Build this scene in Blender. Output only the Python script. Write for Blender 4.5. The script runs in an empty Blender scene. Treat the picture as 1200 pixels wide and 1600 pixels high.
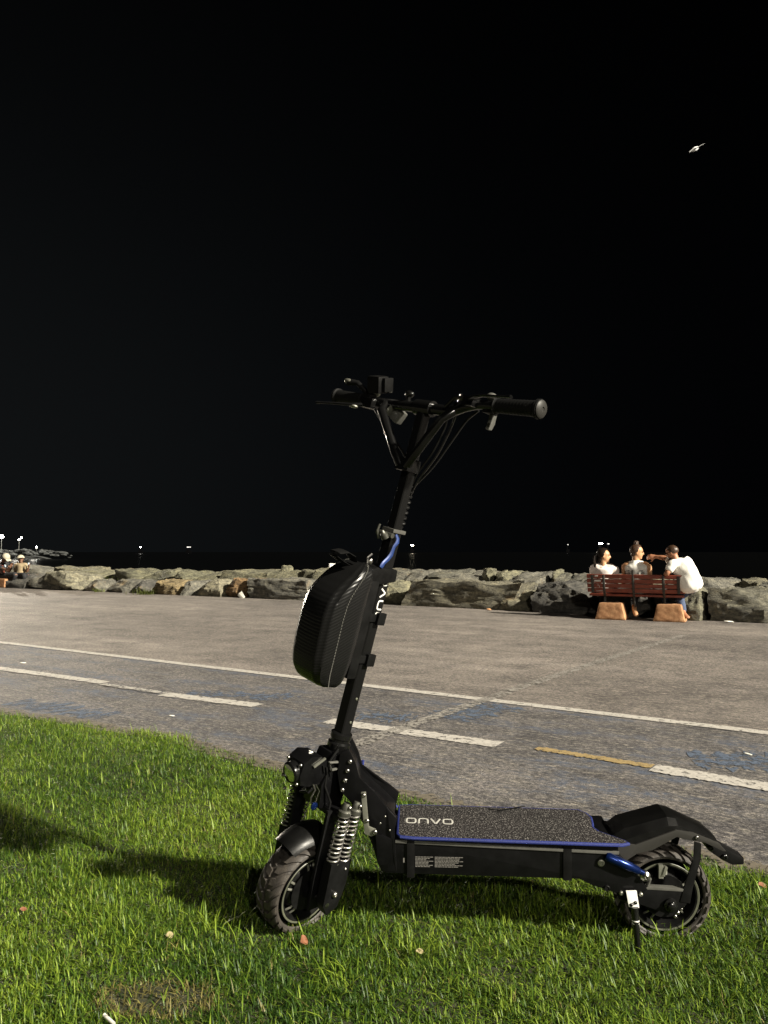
import bpy, bmesh, math, random
import numpy as np
from mathutils import Vector, Matrix, noise
sc = bpy.context.scene
COL = sc.collection
rad = math.radians
random.seed(7); rng = np.random.default_rng(7)

# ------------------------------------------------------------------ camera
CAM_H = 1.06; FOC = 1202.0; PITCH = rad(2.953)
cam_d = bpy.data.cameras.new('camera'); cam = bpy.data.objects.new('camera', cam_d); COL.objects.link(cam)
cam_d.sensor_fit = 'VERTICAL'; cam_d.sensor_height = 36; cam_d.lens = FOC/1600*36
cam_d.clip_start = 0.05; cam_d.clip_end = 6000
cam.location = (0, 0, CAM_H); cam.rotation_euler = (rad(90)+PITCH, 0, 0)
sc.camera = cam

# ------------------------------------------------------------------ night sky
world = bpy.data.worlds.new('World'); sc.world = world; world.use_nodes = True
wn = world.node_tree; wn.nodes.clear()
wo = wn.nodes.new('ShaderNodeOutputWorld'); wb = wn.nodes.new('ShaderNodeBackground')
wt = wn.nodes.new('ShaderNodeTexCoord'); wd = wn.nodes.new('ShaderNodeVectorMath'); wd.operation = 'DOT_PRODUCT'
wd.inputs[1].default_value = Vector((-0.93, 0.36, 0.05)).normalized()
wr = wn.nodes.new('ShaderNodeValToRGB')
wr.color_ramp.interpolation = 'B_SPLINE'
e = wr.color_ramp.elements
e[0].position = 0.25; e[0].color = (0.00022, 0.00022, 0.00030, 1)
e[1].position = 0.89; e[1].color = (0.0037, 0.0042, 0.0045, 1)
m1 = e.new(0.62); m1.color = (0.0004, 0.00048, 0.00065, 1)
wm = wn.nodes.new('ShaderNodeMapRange'); wm.inputs['From Min'].default_value = -1; wm.inputs['From Max'].default_value = 1
wn.links.new(wt.outputs['Generated'], wd.inputs[0]); wn.links.new(wd.outputs['Value'], wm.inputs['Value'])
wn.links.new(wm.outputs['Result'], wr.inputs['Fac']); wn.links.new(wr.outputs['Color'], wb.inputs['Color'])
# the glow thins out with height above the horizon
wx = wn.nodes.new('ShaderNodeSeparateXYZ'); wn.links.new(wt.outputs['Generated'], wx.inputs[0])
wa = wn.nodes.new('ShaderNodeMath'); wa.operation = 'ABSOLUTE'; wn.links.new(wx.outputs['Z'], wa.inputs[0])
wf = wn.nodes.new('ShaderNodeMapRange'); wf.interpolation_type = 'SMOOTHSTEP'; wf.inputs['From Min'].default_value = 0.05; wf.inputs['From Max'].default_value = 0.75
wf.inputs['To Min'].default_value = 0.62; wf.inputs['To Max'].default_value = 0.12
wn.links.new(wa.outputs[0], wf.inputs['Value']); wn.links.new(wf.outputs['Result'], wb.inputs['Strength'])
wn.links.new(wb.outputs['Background'], wo.inputs['Surface'])

# ------------------------------------------------------------------ key light
SUN_AZ = Vector((-0.835, 0.55, 0)).normalized(); SUN_EL = rad(29)
sd = bpy.data.lights.new('sun', 'SUN'); so = bpy.data.objects.new('sun', sd); COL.objects.link(so)
sd.energy = 4.6; sd.angle = rad(2.4); sd.color = (1.0, 0.93, 0.78)
sdir = Vector((SUN_AZ.x*math.cos(SUN_EL), SUN_AZ.y*math.cos(SUN_EL), -math.sin(SUN_EL)))
so.rotation_euler = sdir.to_track_quat('-Z', 'Y').to_euler(); so.location = (6, -4, 6)
sc.view_settings.view_transform = 'Standard'; sc.view_settings.look = 'None'
sc.view_settings.exposure = 1.45; sc.view_settings.gamma = 1.0; sc.view_settings.use_curve_mapping = False

# ------------------------------------------------------------------ placing helpers
CPOS = Vector((0, 0, CAM_H)); FW = Vector((0, math.cos(PITCH), math.sin(PITCH))); UP = Vector((0, -math.sin(PITCH), math.cos(PITCH)))
def ray(x, y): return Vector((1, 0, 0))*((x-600)/FOC) + UP*((800-y)/FOC) + FW
def gr(x, y, z=0.0):
    r = ray(x, y); return CPOS + r*((z-CAM_H)/r.z)
def at(x, y, Y):
    r = ray(x, y); return CPOS + r*(Y/r.y)
def on_plane(x, y, p0, n):
    r = ray(x, y); return CPOS + r*((p0-CPOS).dot(n)/r.dot(n))

# ------------------------------------------------------------------ materials
def nodes(m):
    m.use_nodes = True; nt = m.node_tree; b = nt.nodes['Principled BSDF']; return nt, b
def setc(b, k, v):
    if k in b.inputs: b.inputs[k].default_value = v
def mat(name, col, rough=0.5, metal=0.0, var=0.0, scale=30.0, bump=0.0, bscale=200.0, col2=None, coat=0.0, spec=0.5, rvar=0.0):
    if max(col) < 0.013 and metal == 0 and spec == 0.5 and rough > .2: spec = 0.12 if rough > .45 else .2
    m = bpy.data.materials.new(name); nt, b = nodes(m)
    setc(b, 'Roughness', rough); setc(b, 'Metallic', metal); setc(b, 'Coat Weight', coat); setc(b, 'Specular IOR Level', spec)
    c = (*col, 1); b.inputs['Base Color'].default_value = c
    tc = nt.nodes.new('ShaderNodeTexCoord')
    if var or col2:
        n = nt.nodes.new('ShaderNodeTexNoise'); n.inputs['Scale'].default_value = scale; n.inputs['Detail'].default_value = 6; n.inputs['Roughness'].default_value = 0.65
        nt.links.new(tc.outputs['Object'], n.inputs['Vector'])
        r = nt.nodes.new('ShaderNodeValToRGB'); r.color_ramp.elements[0].position = 0.35; r.color_ramp.elements[1].position = 0.68
        c2 = col2 or tuple(min(1, x*(1+var)) for x in col); c1 = col if col2 else tuple(x*(1-var) for x in col)
        r.color_ramp.elements[0].color = (*c1, 1); r.color_ramp.elements[1].color = (*c2, 1)
        nt.links.new(n.outputs['Fac'], r.inputs['Fac']); nt.links.new(r.outputs['Color'], b.inputs['Base Color'])
    if rvar:
        n3 = nt.nodes.new('ShaderNodeTexNoise'); n3.inputs['Scale'].default_value = 25; n3.inputs['Detail'].default_value = 5
        nt.links.new(tc.outputs['Object'], n3.inputs['Vector'])
        mr = nt.nodes.new('ShaderNodeMapRange'); mr.inputs['To Min'].default_value = max(0.02, rough-rvar); mr.inputs['To Max'].default_value = rough+rvar
        nt.links.new(n3.outputs['Fac'], mr.inputs['Value']); nt.links.new(mr.outputs['Result'], b.inputs['Roughness'])
    if bump:
        n2 = nt.nodes.new('ShaderNodeTexNoise'); n2.inputs['Scale'].default_value = bscale; n2.inputs['Detail'].default_value = 4
        nt.links.new(tc.outputs['Object'], n2.inputs['Vector'])
        bp = nt.nodes.new('ShaderNodeBump'); bp.inputs['Strength'].default_value = bump; bp.inputs['Distance'].default_value = 0.002
        nt.links.new(n2.outputs['Fac'], bp.inputs['Height']); nt.links.new(bp.outputs['Normal'], b.inputs['Normal'])
    return m
def emis(name, col, s):
    m = bpy.data.materials.new(name); nt, b = nodes(m)
    b.inputs['Base Color'].default_value = (0.8, 0.8, 0.8, 1)
    b.inputs['Emission Color'].default_value = (*col, 1); b.inputs['Emission Strength'].default_value = s
    return m
M = dict(
 black=mat('black_paint', (0.003, 0.003, 0.0033), 0.32, var=0.3, rvar=0.1),
 stem=mat('stem_black', (0.005, 0.005, 0.005), 0.24, spec=.5, rvar=.05),
 gripend=mat('grip_cap', (0.022, 0.021, 0.019), 0.5, spec=.3),
 blackm=mat('black_satin', (0.004, 0.004, 0.0042), 0.5, var=0.4, bump=0.15, bscale=600, rvar=0.1),
 gloss=mat('black_gloss', (0.004, 0.004, 0.004), 0.2, rvar=0.04),
 plast=mat('black_plastic', (0.0045, 0.0045, 0.0045), 0.5, var=0.4, rvar=0.1),
 fendp=mat('fender_plastic', (0.006, 0.006, 0.0058), 0.36, var=0.35, spec=.45, rvar=0.08),
 chrome=mat('spring_chrome', (0.46, 0.445, 0.42), 0.32, 0.92, rvar=0.05),
 steel=mat('bolt_steel', (0.36, 0.35, 0.33), 0.3, 1.0, var=0.2, rvar=0.1),
 alu=mat('brushed_alloy', (0.30, 0.30, 0.255), 0.42, 0.8, var=0.25),
 white=mat('white_plate', (0.72, 0.71, 0.68), 0.45, var=0.08),
 blue=mat('blue_anodised', (0.004, 0.015, 0.085), 0.26, 0.75, var=0.2),
 blue2=mat('blue_lever', (0.012, 0.032, 0.13), 0.4, 0.2, var=0.2),
 bluec=mat('blue_binding', (0.005, 0.013, 0.11), 0.65, var=0.3, scale=300, bump=0.5, bscale=900),
 rubber=mat('tyre_rubber', (0.020, 0.017, 0.015), 0.62, col2=(0.045, 0.038, 0.031), scale=45, bump=0.4, bscale=300),
 grip=mat('grip_rubber', (0.006, 0.006, 0.006), 0.5, bump=0.3, bscale=700),
 rimp=mat('rim_paint', (0.075, 0.078, 0.055), 0.45, var=0.3),
 grey=mat('grey_plastic', (0.07, 0.069, 0.062), 0.45, var=0.2),
 letter=mat('white_lettering', (0.62, 0.61, 0.58), 0.5),
 letter2=mat('silver_lettering', (0.36, 0.35, 0.32), 0.5),
 labelp=mat('label_print', (0.11, 0.105, 0.095), 0.6),
 alu2=mat('dark_alloy', (0.10, 0.10, 0.085), 0.4, 0.7, var=0.3),
 glass=mat('lens_glass', (0.72, 0.74, 0.70), 0.05, 1.0),
 bench=mat('bench_red_paint', (0.125, 0.022, 0.011), 0.45, col2=(0.21, 0.042, 0.02), scale=9, bump=0.3, bscale=120),
 benchm=mat('bench_iron', (0.028, 0.024, 0.02), 0.6, var=0.5, scale=60),
 block=mat('orange_concrete', (0.22, 0.10, 0.042), 0.9, col2=(0.43, 0.235, 0.115), scale=9, bump=1.0, bscale=45),
 sticker=mat('pale_sticker', (0.5, 0.48, 0.45), 0.6),
 skin=mat('skin', (0.46, 0.25, 0.13), 0.5, var=0.08),
 skin2=mat('skin_tanned', (0.33, 0.15, 0.08), 0.5, var=0.08),
 skin_dim=mat('skin_dim_light', (0.13, 0.065, 0.04), 0.5),  # darker skin copy: weaker light on the far left pair put into the colour
 beige2=mat('cream_cotton', (0.36, 0.33, 0.25), 0.9, bump=0.6, bscale=40),
 hair=mat('dark_hair', (0.012, 0.008, 0.006), 0.42, var=0.5, scale=120, bump=0.8, bscale=150),
 hairb=mat('brown_hair', (0.045, 0.022, 0.011), 0.45, var=0.5, scale=120, bump=0.8, bscale=150),
 shirt=mat('white_cotton', (0.78, 0.76, 0.70), 0.9, var=0.06, bump=0.6, bscale=40),
 shirtp=mat('pale_pink_cotton', (0.72, 0.64, 0.60), 0.9, var=0.06, bump=0.6, bscale=40),
 beige=mat('beige_cotton', (0.26, 0.20, 0.12), 0.9, var=0.15, bump=0.6, bscale=40),
 dark=mat('dark_trousers', (0.012, 0.012, 0.014), 0.85, bump=0.6, bscale=40),
 jeans=mat('blue_denim', (0.045, 0.065, 0.12), 0.85, var=0.2, bump=0.6, bscale=60),
 leaf=mat('dry_leaf', (0.17, 0.065, 0.028), 0.7, var=0.3),
 paper=mat('white_paper', (0.6, 0.58, 0.52), 0.8),
 straw=mat('straw', (0.24, 0.20, 0.10), 0.8, var=0.3),
 boat=mat('boat_hull', (0.0015, 0.0015, 0.0018), 0.9, spec=0.02),
 gull=mat('gull_white', (0.85, 0.85, 0.85), 0.7),
 polem=mat('galvanised_pole', (0.12, 0.12, 0.11), 0.6),
 concr=mat('pole_grey', (0.35, 0.35, 0.33), 0.6),
)
M['warmlight'] = emis('warm_lamp_glow', (1, 0.86, 0.6), 30)
M['whitelight'] = emis('white_lamp_glow', (1, 0.97, 0.88), 30)
M['dimlight'] = emis('dim_lamp_glow', (0.9, 0.9, 1.0), 0.12)
M['screen'] = emis('phone_screen', (0.5, 0.7, 0.75), 0.25)

def mat_speckle():
    m = bpy.data.materials.new('mat_carpet'); nt, b = nodes(m); b.inputs['Roughness'].default_value = 0.95
    setc(b, 'Specular IOR Level', 0.15)
    tc = nt.nodes.new('ShaderNodeTexCoord'); n = nt.nodes.new('ShaderNodeTexNoise'); n.inputs['Scale'].default_value = 260; n.inputs['Detail'].default_value = 3
    mp = nt.nodes.new('ShaderNodeMapping'); mp.inputs['Scale'].default_value = (1, 0.7, 1)
    n2 = nt.nodes.new('ShaderNodeTexNoise'); n2.inputs['Scale'].default_value = 22
    nt.links.new(tc.outputs['Object'], mp.inputs['Vector']); nt.links.new(mp.outputs['Vector'], n.inputs['Vector']); nt.links.new(tc.outputs['Object'], n2.inputs['Vector'])
    r = nt.nodes.new('ShaderNodeValToRGB'); e = r.color_ramp.elements
    e[0].position = 0.47; e[0].color = (0.010, 0.009, 0.009, 1); e[1].position = 0.70; e[1].color = (0.15, 0.142, 0.132, 1)
    x = e.new(0.56); x.color = (0.035, 0.032, 0.031, 1)
    nt.links.new(n.outputs['Fac'], r.inputs['Fac'])
    nt.links.new(r.outputs['Color'], b.inputs['Base Color'])
    bp = nt.nodes.new('ShaderNodeBump'); bp.inputs['Strength'].default_value = 1; bp.inputs['Distance'].default_value = 0.003
    nt.links.new(n.outputs['Fac'], bp.inputs['Height']); nt.links.new(bp.outputs['Normal'], b.inputs['Normal'])
    return m
M['carpet'] = mat_speckle()
def mat_carbon():
    m = bpy.data.materials.new('carbon_shell'); nt, b = nodes(m)
    b.inputs['Base Color'].default_value = (0.005, 0.005, 0.005, 1); b.inputs['Roughness'].default_value = 0.3; setc(b, 'Specular IOR Level', 0.3)
    tc = nt.nodes.new('ShaderNodeTexCoord'); mp = nt.nodes.new('ShaderNodeMapping')
    mp.inputs['Rotation'].default_value = (0, rad(32), 0)
    w = nt.nodes.new('ShaderNodeTexWave'); w.wave_type = 'BANDS'; w.bands_direction = 'Z'; w.inputs['Scale'].default_value = 42; w.inputs['Distortion'].default_value = 0.4
    w.inputs['Detail'].default_value = 1
    nt.links.new(tc.outputs['Object'], mp.inputs['Vector']); nt.links.new(mp.outputs['Vector'], w.inputs['Vector'])
    bp = nt.nodes.new('ShaderNodeBump'); bp.inputs['Strength'].default_value = 0.24; bp.inputs['Distance'].default_value = 0.0014
    nt.links.new(w.outputs['Fac'], bp.inputs['Height']); nt.links.new(bp.outputs['Normal'], b.inputs['Normal'])
    mr = nt.nodes.new('ShaderNodeMapRange'); mr.inputs['To Min'].default_value = 0.27; mr.inputs['To Max'].default_value = 0.34
    nt.links.new(w.outputs['Fac'], mr.inputs['Value']); nt.links.new(mr.outputs['Result'], b.inputs['Roughness'])
    return m
M['carbon'] = mat_carbon()

# ------------------------------------------------------------------ mesh helpers
def newbm(): return bmesh.new()
def join(dst, src, mtx=None):
    me = bpy.data.meshes.new('tmp')
    if mtx is not None: bmesh.ops.transform(src, matrix=mtx, verts=src.verts)
    src.to_mesh(me); src.free(); dst.from_mesh(me); bpy.data.meshes.remove(me); return dst
def add_box(bm, c, s, rot=None, bev=0.0, seg=2):
    b = bmesh.new(); bmesh.ops.create_cube(b, size=1); bmesh.ops.scale(b, vec=s, verts=b.verts)
    if bev: bmesh.ops.bevel(b, geom=b.edges[:], offset=bev, segments=seg, profile=0.7, affect='EDGES')
    mt = Matrix.Translation(c) @ (rot if rot is not None else Matrix.Identity(4))
    return join(bm, b, mt)
def rot_to(d, axis=(0, 0, 1)):
    return Vector(axis).rotation_difference(Vector(d).normalized()).to_matrix().to_4x4()
def add_prism(bm, pts, y0, y1, bev=0.0, plane='xz', seg=2):
    """polygon in xz (extruded along y) / xy (along z)"""
    b = bmesh.new(); f = []
    for (p, q) in pts:
        f.append(b.verts.new((p, y0, q) if plane == 'xz' else (p, q, y0)))
    face = b.faces.new(f); r = bmesh.ops.extrude_face_region(b, geom=[face])
    vs = [v for v in r['geom'] if isinstance(v, bmesh.types.BMVert)]
    bmesh.ops.translate(b, vec=(0, y1-y0, 0) if plane == 'xz' else (0, 0, y1-y0), verts=vs)
    bmesh.ops.recalc_face_normals(b, faces=b.faces)
    if bev: bmesh.ops.bevel(b, geom=b.edges[:], offset=bev, segments=seg, profile=0.7, affect='EDGES')
    return join(bm, b)
def add_tube(bm, pts, r, n=12, closed=False, cap=True, flat=None):
    """tube along polyline, r number or list; flat=(a,b,upvec) elliptical section"""
    pts = [Vector(p) for p in pts]; N = len(pts); rs = r if isinstance(r, (list, tuple)) else [r]*N
    rings = []; prev = None
    for i, p in enumerate(pts):
        if closed: t = (pts[(i+1) % N]-pts[i-1]).normalized()
        else: t = ((pts[min(i+1, N-1)]-pts[max(i-1, 0)])).normalized()
        if prev is None:
            a = Vector((0, 0, 1)) if abs(t.z) < 0.9 else Vector((1, 0, 0))
            if flat: a = Vector(flat[2])
            prev = (a - t*a.dot(t)).normalized()
        prev = (prev - t*prev.dot(t)).normalized(); bb = t.cross(prev)
        fa, fb = (flat[0], flat[1]) if flat else (1, 1)
        rings.append([bm.verts.new(p + prev*(rs[i]*fa*math.cos(2*math.pi*k/n)) + bb*(rs[i]*fb*math.sin(2*math.pi*k/n))) for k in range(n)])
    for i in range(N if closed else N-1):
        A, B = rings[i], rings[(i+1) % N]
        for k in range(n): bm.faces.new((A[k], A[(k+1) % n], B[(k+1) % n], B[k]))
    if cap and not closed:
        bm.faces.new(rings[0][::-1]); bm.faces.new(rings[-1])
    return bm
def add_lathe(bm, prof, o, axis, n=32, cap=True):
    """prof [(r, h)] about axis through o"""
    b = bmesh.new(); rings = []
    for (r, h) in prof:
        rings.append([b.verts.new((r*math.cos(2*math.pi*k/n), r*math.sin(2*math.pi*k/n), h)) for k in range(n)] if r > 1e-6 else [b.verts.new((0, 0, h))])
    for A, B in zip(rings, rings[1:]):
        for k in range(n):
            k2 = (k+1) % n
            if len(A) == 1 and len(B) == 1: continue
            if len(A) == 1: b.faces.new((A[0], B[k2], B[k]))
            elif len(B) == 1: b.faces.new((A[k], A[k2], B[0]))
            else: b.faces.new((A[k], A[k2], B[k2], B[k]))
    if cap:
        if len(rings[0]) > 1: b.faces.new(rings[0][::-1])
        if len(rings[-1]) > 1: b.faces.new(rings[-1])
    return join(bm, b, Matrix.Translation(o) @ rot_to(axis))
def add_bolt(bm, o, axis, r=0.006, h=0.004):
    return add_lathe(bm, [(r, 0), (r, h*0.5), (r*0.8, h*0.85), (r*0.45, h), (r*0.42, h*0.55), (0, h*0.55)], o, axis, 12, cap=False)
def add_sphere(bm, c, s, rot=None, u=16, v=10):
    b = bmesh.new(); bmesh.ops.create_uvsphere(b, u_segments=u, v_segments=v, radius=1); bmesh.ops.scale(b, vec=s, verts=b.verts)
    return join(bm, b, Matrix.Translation(c) @ (rot if rot is not None else Matrix.Identity(4)))
def helix(o, d, R, turns, per=14, ph=0.0):
    """points of a helix starting at o running along vector d"""
    d = Vector(d); z = d.normalized(); a = Vector((1, 0, 0)); a = (a - z*a.dot(z)).normalized(); b = z.cross(a); n = int(turns*per)
    return [Vector(o)+d*(i/n)+a*(R*math.cos(2*math.pi*i/per+ph))+b*(R*math.sin(2*math.pi*i/per+ph)) for i in range(n+1)]
def obj(name, bm, m, parent=None, mtx=None, smooth=True, ang=40):
    me = bpy.data.meshes.new(name)
    bmesh.ops.recalc_face_normals(bm, faces=bm.faces)
    bm.to_mesh(me); bm.free()
    if m is not None: me.materials.append(M[m] if isinstance(m, str) else m)
    if smooth:
        me.shade_smooth()
        try: me.set_sharp_from_angle(angle=rad(ang))
        except Exception: pass
    o = bpy.data.objects.new(name, me); COL.objects.link(o)
    if parent is not None: o.parent = parent
    if mtx is not None: o.matrix_local = mtx
    return o
def tag(o, label=None, cat=None, group=None, kind=None):
    if label: o['label'] = label
    if cat: o['category'] = cat
    if group: o['group'] = group
    if kind: o['kind'] = kind
    return o
def empty(name, mtx, label, cat, group=None):
    o = bpy.data.objects.new(name, None); COL.objects.link(o); o.matrix_world = mtx; o.empty_display_size = 0.1
    return tag(o, label, cat, group)
def raw(name, verts, faces, m, kind=None):
    me = bpy.data.meshes.new(name); me.from_pydata([tuple(v) for v in verts], [], faces); me.update()
    if m is not None: me.materials.append(m)
    o = bpy.data.objects.new(name, me); COL.objects.link(o)
    if kind: o['kind'] = kind
    return o

# ================================================================== GROUND
def mat_asphalt(name, lane):
    m = bpy.data.materials.new(name); nt, b = nodes(m); L = nt.links.new
    geo = nt.nodes.new('ShaderNodeNewGeometry')
    mp = nt.nodes.new('ShaderNodeMapping'); mp.vector_type = 'POINT'; mp.inputs['Rotation'].default_value = (0, 0, rad(34)); L(geo.outputs['Position'], mp.inputs['Vector'])
    st = nt.nodes.new('ShaderNodeMapping'); st.inputs['Scale'].default_value = (0.28, 1.6, 1); L(mp.outputs['Vector'], st.inputs['Vector'])
    def noi(src, s, d, r=0.6):
        n = nt.nodes.new('ShaderNodeTexNoise'); n.inputs['Scale'].default_value = s; n.inputs['Detail'].default_value = d; n.inputs['Roughness'].default_value = r
        L(src, n.inputs['Vector']); return n.outputs['Fac']
    def ramp(f, stops):
        r = nt.nodes.new('ShaderNodeValToRGB'); e = r.color_ramp.elements
        while len(e) < len(stops): e.new(0.5)
        for i, (p, c) in enumerate(stops): e[i].position = p; e[i].color = (*c, 1) if len(c) == 3 else c
        L(f, r.inputs['Fac']); return r.outputs['Color']
    def mix(a, c, f, mode='MIX'):
        x = nt.nodes.new('ShaderNodeMix'); x.data_type = 'RGBA'; x.blend_type = mode
        if isinstance(f, float): x.inputs[0].default_value = f
        else: L(f, x.inputs[0])
        L(a, x.inputs[6]); L(c, x.inputs[7]) if not isinstance(c, tuple) else setattr(x.inputs[7], 'default_value', (*c, 1)); return x.outputs[2]
    P = geo.outputs['Position']
    if lane: base = ramp(noi(st.outputs['Vector'], 1.7, 8, 0.7), [(0.30, (0.072, 0.069, 0.070)), (0.55, (0.100, 0.095, 0.094)), (0.72, (0.140, 0.130, 0.124))])
    else: base = ramp(noi(st.outputs['Vector'], 1.2, 8, 0.68), [(0.30, (0.094, 0.085, 0.079)), (0.52, (0.138, 0.125, 0.115)), (0.70, (0.200, 0.181, 0.166))])
    # large damp / worn patches
    big = ramp(noi(mp.outputs['Vector'], 0.35, 4, 0.6), [(0.36, (0.70, 0.70, 0.73)), (0.62, (1.2, 1.19, 1.19))])
    c = mix(base, big, 1.0, 'MULTIPLY')
    c = mix(c, ramp(noi(mp.outputs['Vector'], 2.6, 7, 0.68), [(0.36, (0.66, 0.66, 0.68)), (0.5, (1, 1, 1)), (0.64, (1.3, 1.28, 1.27))]), 1.0, 'MULTIPLY')
    # light worn scuffs, elongated along the road
    sc2 = nt.nodes.new('ShaderNodeMapping'); sc2.inputs['Scale'].default_value = (1.0, 3.2, 1); L(mp.outputs['Vector'], sc2.inputs['Vector'])
    scuff = ramp(noi(sc2.outputs['Vector'], 9, 10, 0.78), [(0.50, (0, 0, 0)), (0.58, (0.85, 0.85, 0.85))])
    c = mix(c, (0.21, 0.19, 0.165) if not lane else (0.17, 0.158, 0.142), scuff)
    fine = ramp(noi(sc2.outputs['Vector'], 26, 6, 0.8), [(0.40, (0.5, 0.5, 0.51)), (0.5, (0.96, 0.96, 0.96)), (0.60, (1.6, 1.56, 1.5))])
    c = mix(c, fine, 1.0, 'MULTIPLY')
    # aggregate grain
    gr_ = ramp(noi(P, 170, 3, 0.7), [(0.36, (0.55, 0.55, 0.56)), (0.5, (1, 1, 1)), (0.64, (1.6, 1.57, 1.52))])
    c = mix(c, gr_, 1.0, 'MULTIPLY')
    gr2 = ramp(noi(P, 45, 5, 0.8), [(0.38, (0.52, 0.52, 0.53)), (0.5, (0.95, 0.95, 0.95)), (0.62, (1.5, 1.47, 1.42))])
    c = mix(c, gr2, 1.0, 'MULTIPLY')
    # thin dark cracks
    vo = nt.nodes.new('ShaderNodeTexVoronoi'); vo.feature = 'DISTANCE_TO_EDGE'; vo.inputs['Scale'].default_value = 0.55
    wv = nt.nodes.new('ShaderNodeMix'); wv.data_type = 'VECTOR'; wv.inputs[0].default_value = 0.18
    nn = nt.nodes.new('ShaderNodeTexNoise'); nn.inputs['Scale'].default_value = 2.2; nn.inputs['Detail'].default_value = 5; L(P, nn.inputs['Vector'])
    L(P, wv.inputs[4]); L(nn.outputs['Color'], wv.inputs[5]); L(wv.outputs[1], vo.inputs['Vector'])
    cr = ramp(vo.outputs['Distance'], [(0.0, (0.6, 0.6, 0.6)), (0.006, (1, 1, 1))])
    if not lane: c = mix(c, cr, 0.6, 'MULTIPLY')
    if lane:
        bl = ramp(noi(sc2.outputs['Vector'], 1.1, 8, 0.72), [(0.50, (0, 0, 0)), (0.60, (0.85, 0.85, 0.85))])
        bl2 = ramp(noi(P, 14, 8, 0.8), [(0.42, (0, 0, 0)), (0.58, (1, 1, 1))])
        mm = nt.nodes.new('ShaderNodeMath'); mm.operation = 'MULTIPLY'; L(bl, mm.inputs[0]); L(bl2, mm.inputs[1])
        c = mix(c, (0.066, 0.082, 0.118), mm.outputs[0])
    L(c, b.inputs['Base Color']); b.inputs['Roughness'].default_value = 0.75
    setc(b, 'Specular IOR Level', 0.35)
    bp = nt.nodes.new('ShaderNodeBump'); bp.inputs['Strength'].default_value = 0.9; bp.inputs['Distance'].default_value = 0.004
    L(noi(P, 150, 4, 0.7), bp.inputs['Height']); L(bp.outputs['Normal'], b.inputs['Normal'])
    return m
M['asph'] = mat_asphalt('worn_asphalt', False); M['lane'] = mat_asphalt('worn_lane_asphalt', True)

# sea wall base line (front of the boulders)
BASE = [(0, 918), (300, 931), (480, 938.5), (640, 946), (830, 956), (1000, 966), (1100, 970.5), (1200, 973.5)]
def yb(x):
    if x <= 0: return BASE[0][1] + x*0.045
    for (a, c), (d, f) in zip(BASE, BASE[1:]):
        if x <= d: return c + (f-c)*(x-a)/(d-a)
    return BASE[-1][1] + (x-1200)*0.04
P0 = gr(0, yb(0)); P1 = gr(1200, yb(1200)); DIR = (P1-P0).normalized(); NRM = Vector((-DIR.y, DIR.x, 0))   # NRM towards the sea
def off(a, b, z=0.0): # a metres along the wall from P0, b metres towards the sea
    p = P0 + DIR*a + NRM*b; return Vector((p.x, p.y, z))
raw('promenade', [off(-90, 1.6), off(110, 1.6), off(110, -90), off(-90, -90)], [(0, 1, 2, 3)], M['asph'], 'structure')
A1, A2 = gr(0, 1004.5), gr(1200, 1147); LD = (A2-A1).normalized(); LN = Vector((LD.y, -LD.x, 0))   # towards the camera
def strip(name, pa, pb, w, z, m, kind='structure', n=40, jit=0.0):
    d = (pb-pa); dn = d.normalized(); s = Vector((-dn.y, dn.x, 0)); vs = []; fs = []
    for i in range(n+1):
        p = pa + d*(i/n); ja = noise.noise(Vector((i*0.9, pa.x, 1.3)))*jit; jb = noise.noise(Vector((i*0.9, pb.x, 7.3)))*jit
        vs += [(p+s*(w/2+ja)).to_tuple()[:2]+(z,), (p-s*(w/2+jb)).to_tuple()[:2]+(z,)]
        if i: fs.append((2*i-2, 2*i-1, 2*i+1, 2*i))
    return raw(name, vs, fs, m, kind)
def lane_pt(t, b, z):
    p = A1 + LD*t + LN*b; return (p.x, p.y, z)
raw('cycle_lane', [lane_pt(-60, 0, .004), lane_pt(60, 0, .004), lane_pt(60, 2.9, .004), lane_pt(-60, 2.9, .004)], [(0, 1, 2, 3)], M['lane'], 'structure')
def mat_paint(name, col, cover, sc_=1.0):
    m = bpy.data.materials.new(name); nt, b = nodes(m); L = nt.links.new; geo = nt.nodes.new('ShaderNodeNewGeometry')
    n = nt.nodes.new('ShaderNodeTexNoise'); n.inputs['Scale'].default_value = 24*sc_; n.inputs['Detail'].default_value = 10; n.inputs['Roughness'].default_value = 0.78; L(geo.outputs['Position'], n.inputs['Vector'])
    r = nt.nodes.new('ShaderNodeValToRGB'); r.color_ramp.elements[0].position = cover; r.color_ramp.elements[1].position = cover+0.07
    r.color_ramp.elements[0].color = (1, 1, 1, 1); r.color_ramp.elements[1].color = (0, 0, 0, 1)
    L(n.outputs['Fac'], r.inputs['Fac']); L(r.outputs['Color'], b.inputs['Alpha'])
    n2 = nt.nodes.new('ShaderNodeTexNoise'); n2.inputs['Scale'].default_value = 60; n2.inputs['Detail'].default_value = 5; L(geo.outputs['Position'], n2.inputs['Vector'])
    r2 = nt.nodes.new('ShaderNodeValToRGB'); r2.color_ramp.elements[0].position = 0.3; r2.color_ramp.elements[1].position = 0.7
    r2.color_ramp.elements[0].color = (*[c*0.72 for c in col], 1); r2.color_ramp.elements[1].color = (*[min(1, c*1.12) for c in col], 1)
    L(n2.outputs['Fac'], r2.inputs['Fac']); L(r2.outputs['Color'], b.inputs['Base Color']); b.inputs['Roughness'].default_value = 0.8
    return m
M['pw'] = mat_paint('worn_white_paint', (0.40, 0.375, 0.34), 0.54)
M['pw2'] = mat_paint('faded_white_paint', (0.34, 0.32, 0.29), 0.50)
M['py'] = mat_paint('worn_yellow_paint', (0.27, 0.195, 0.085), 0.55)
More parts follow.
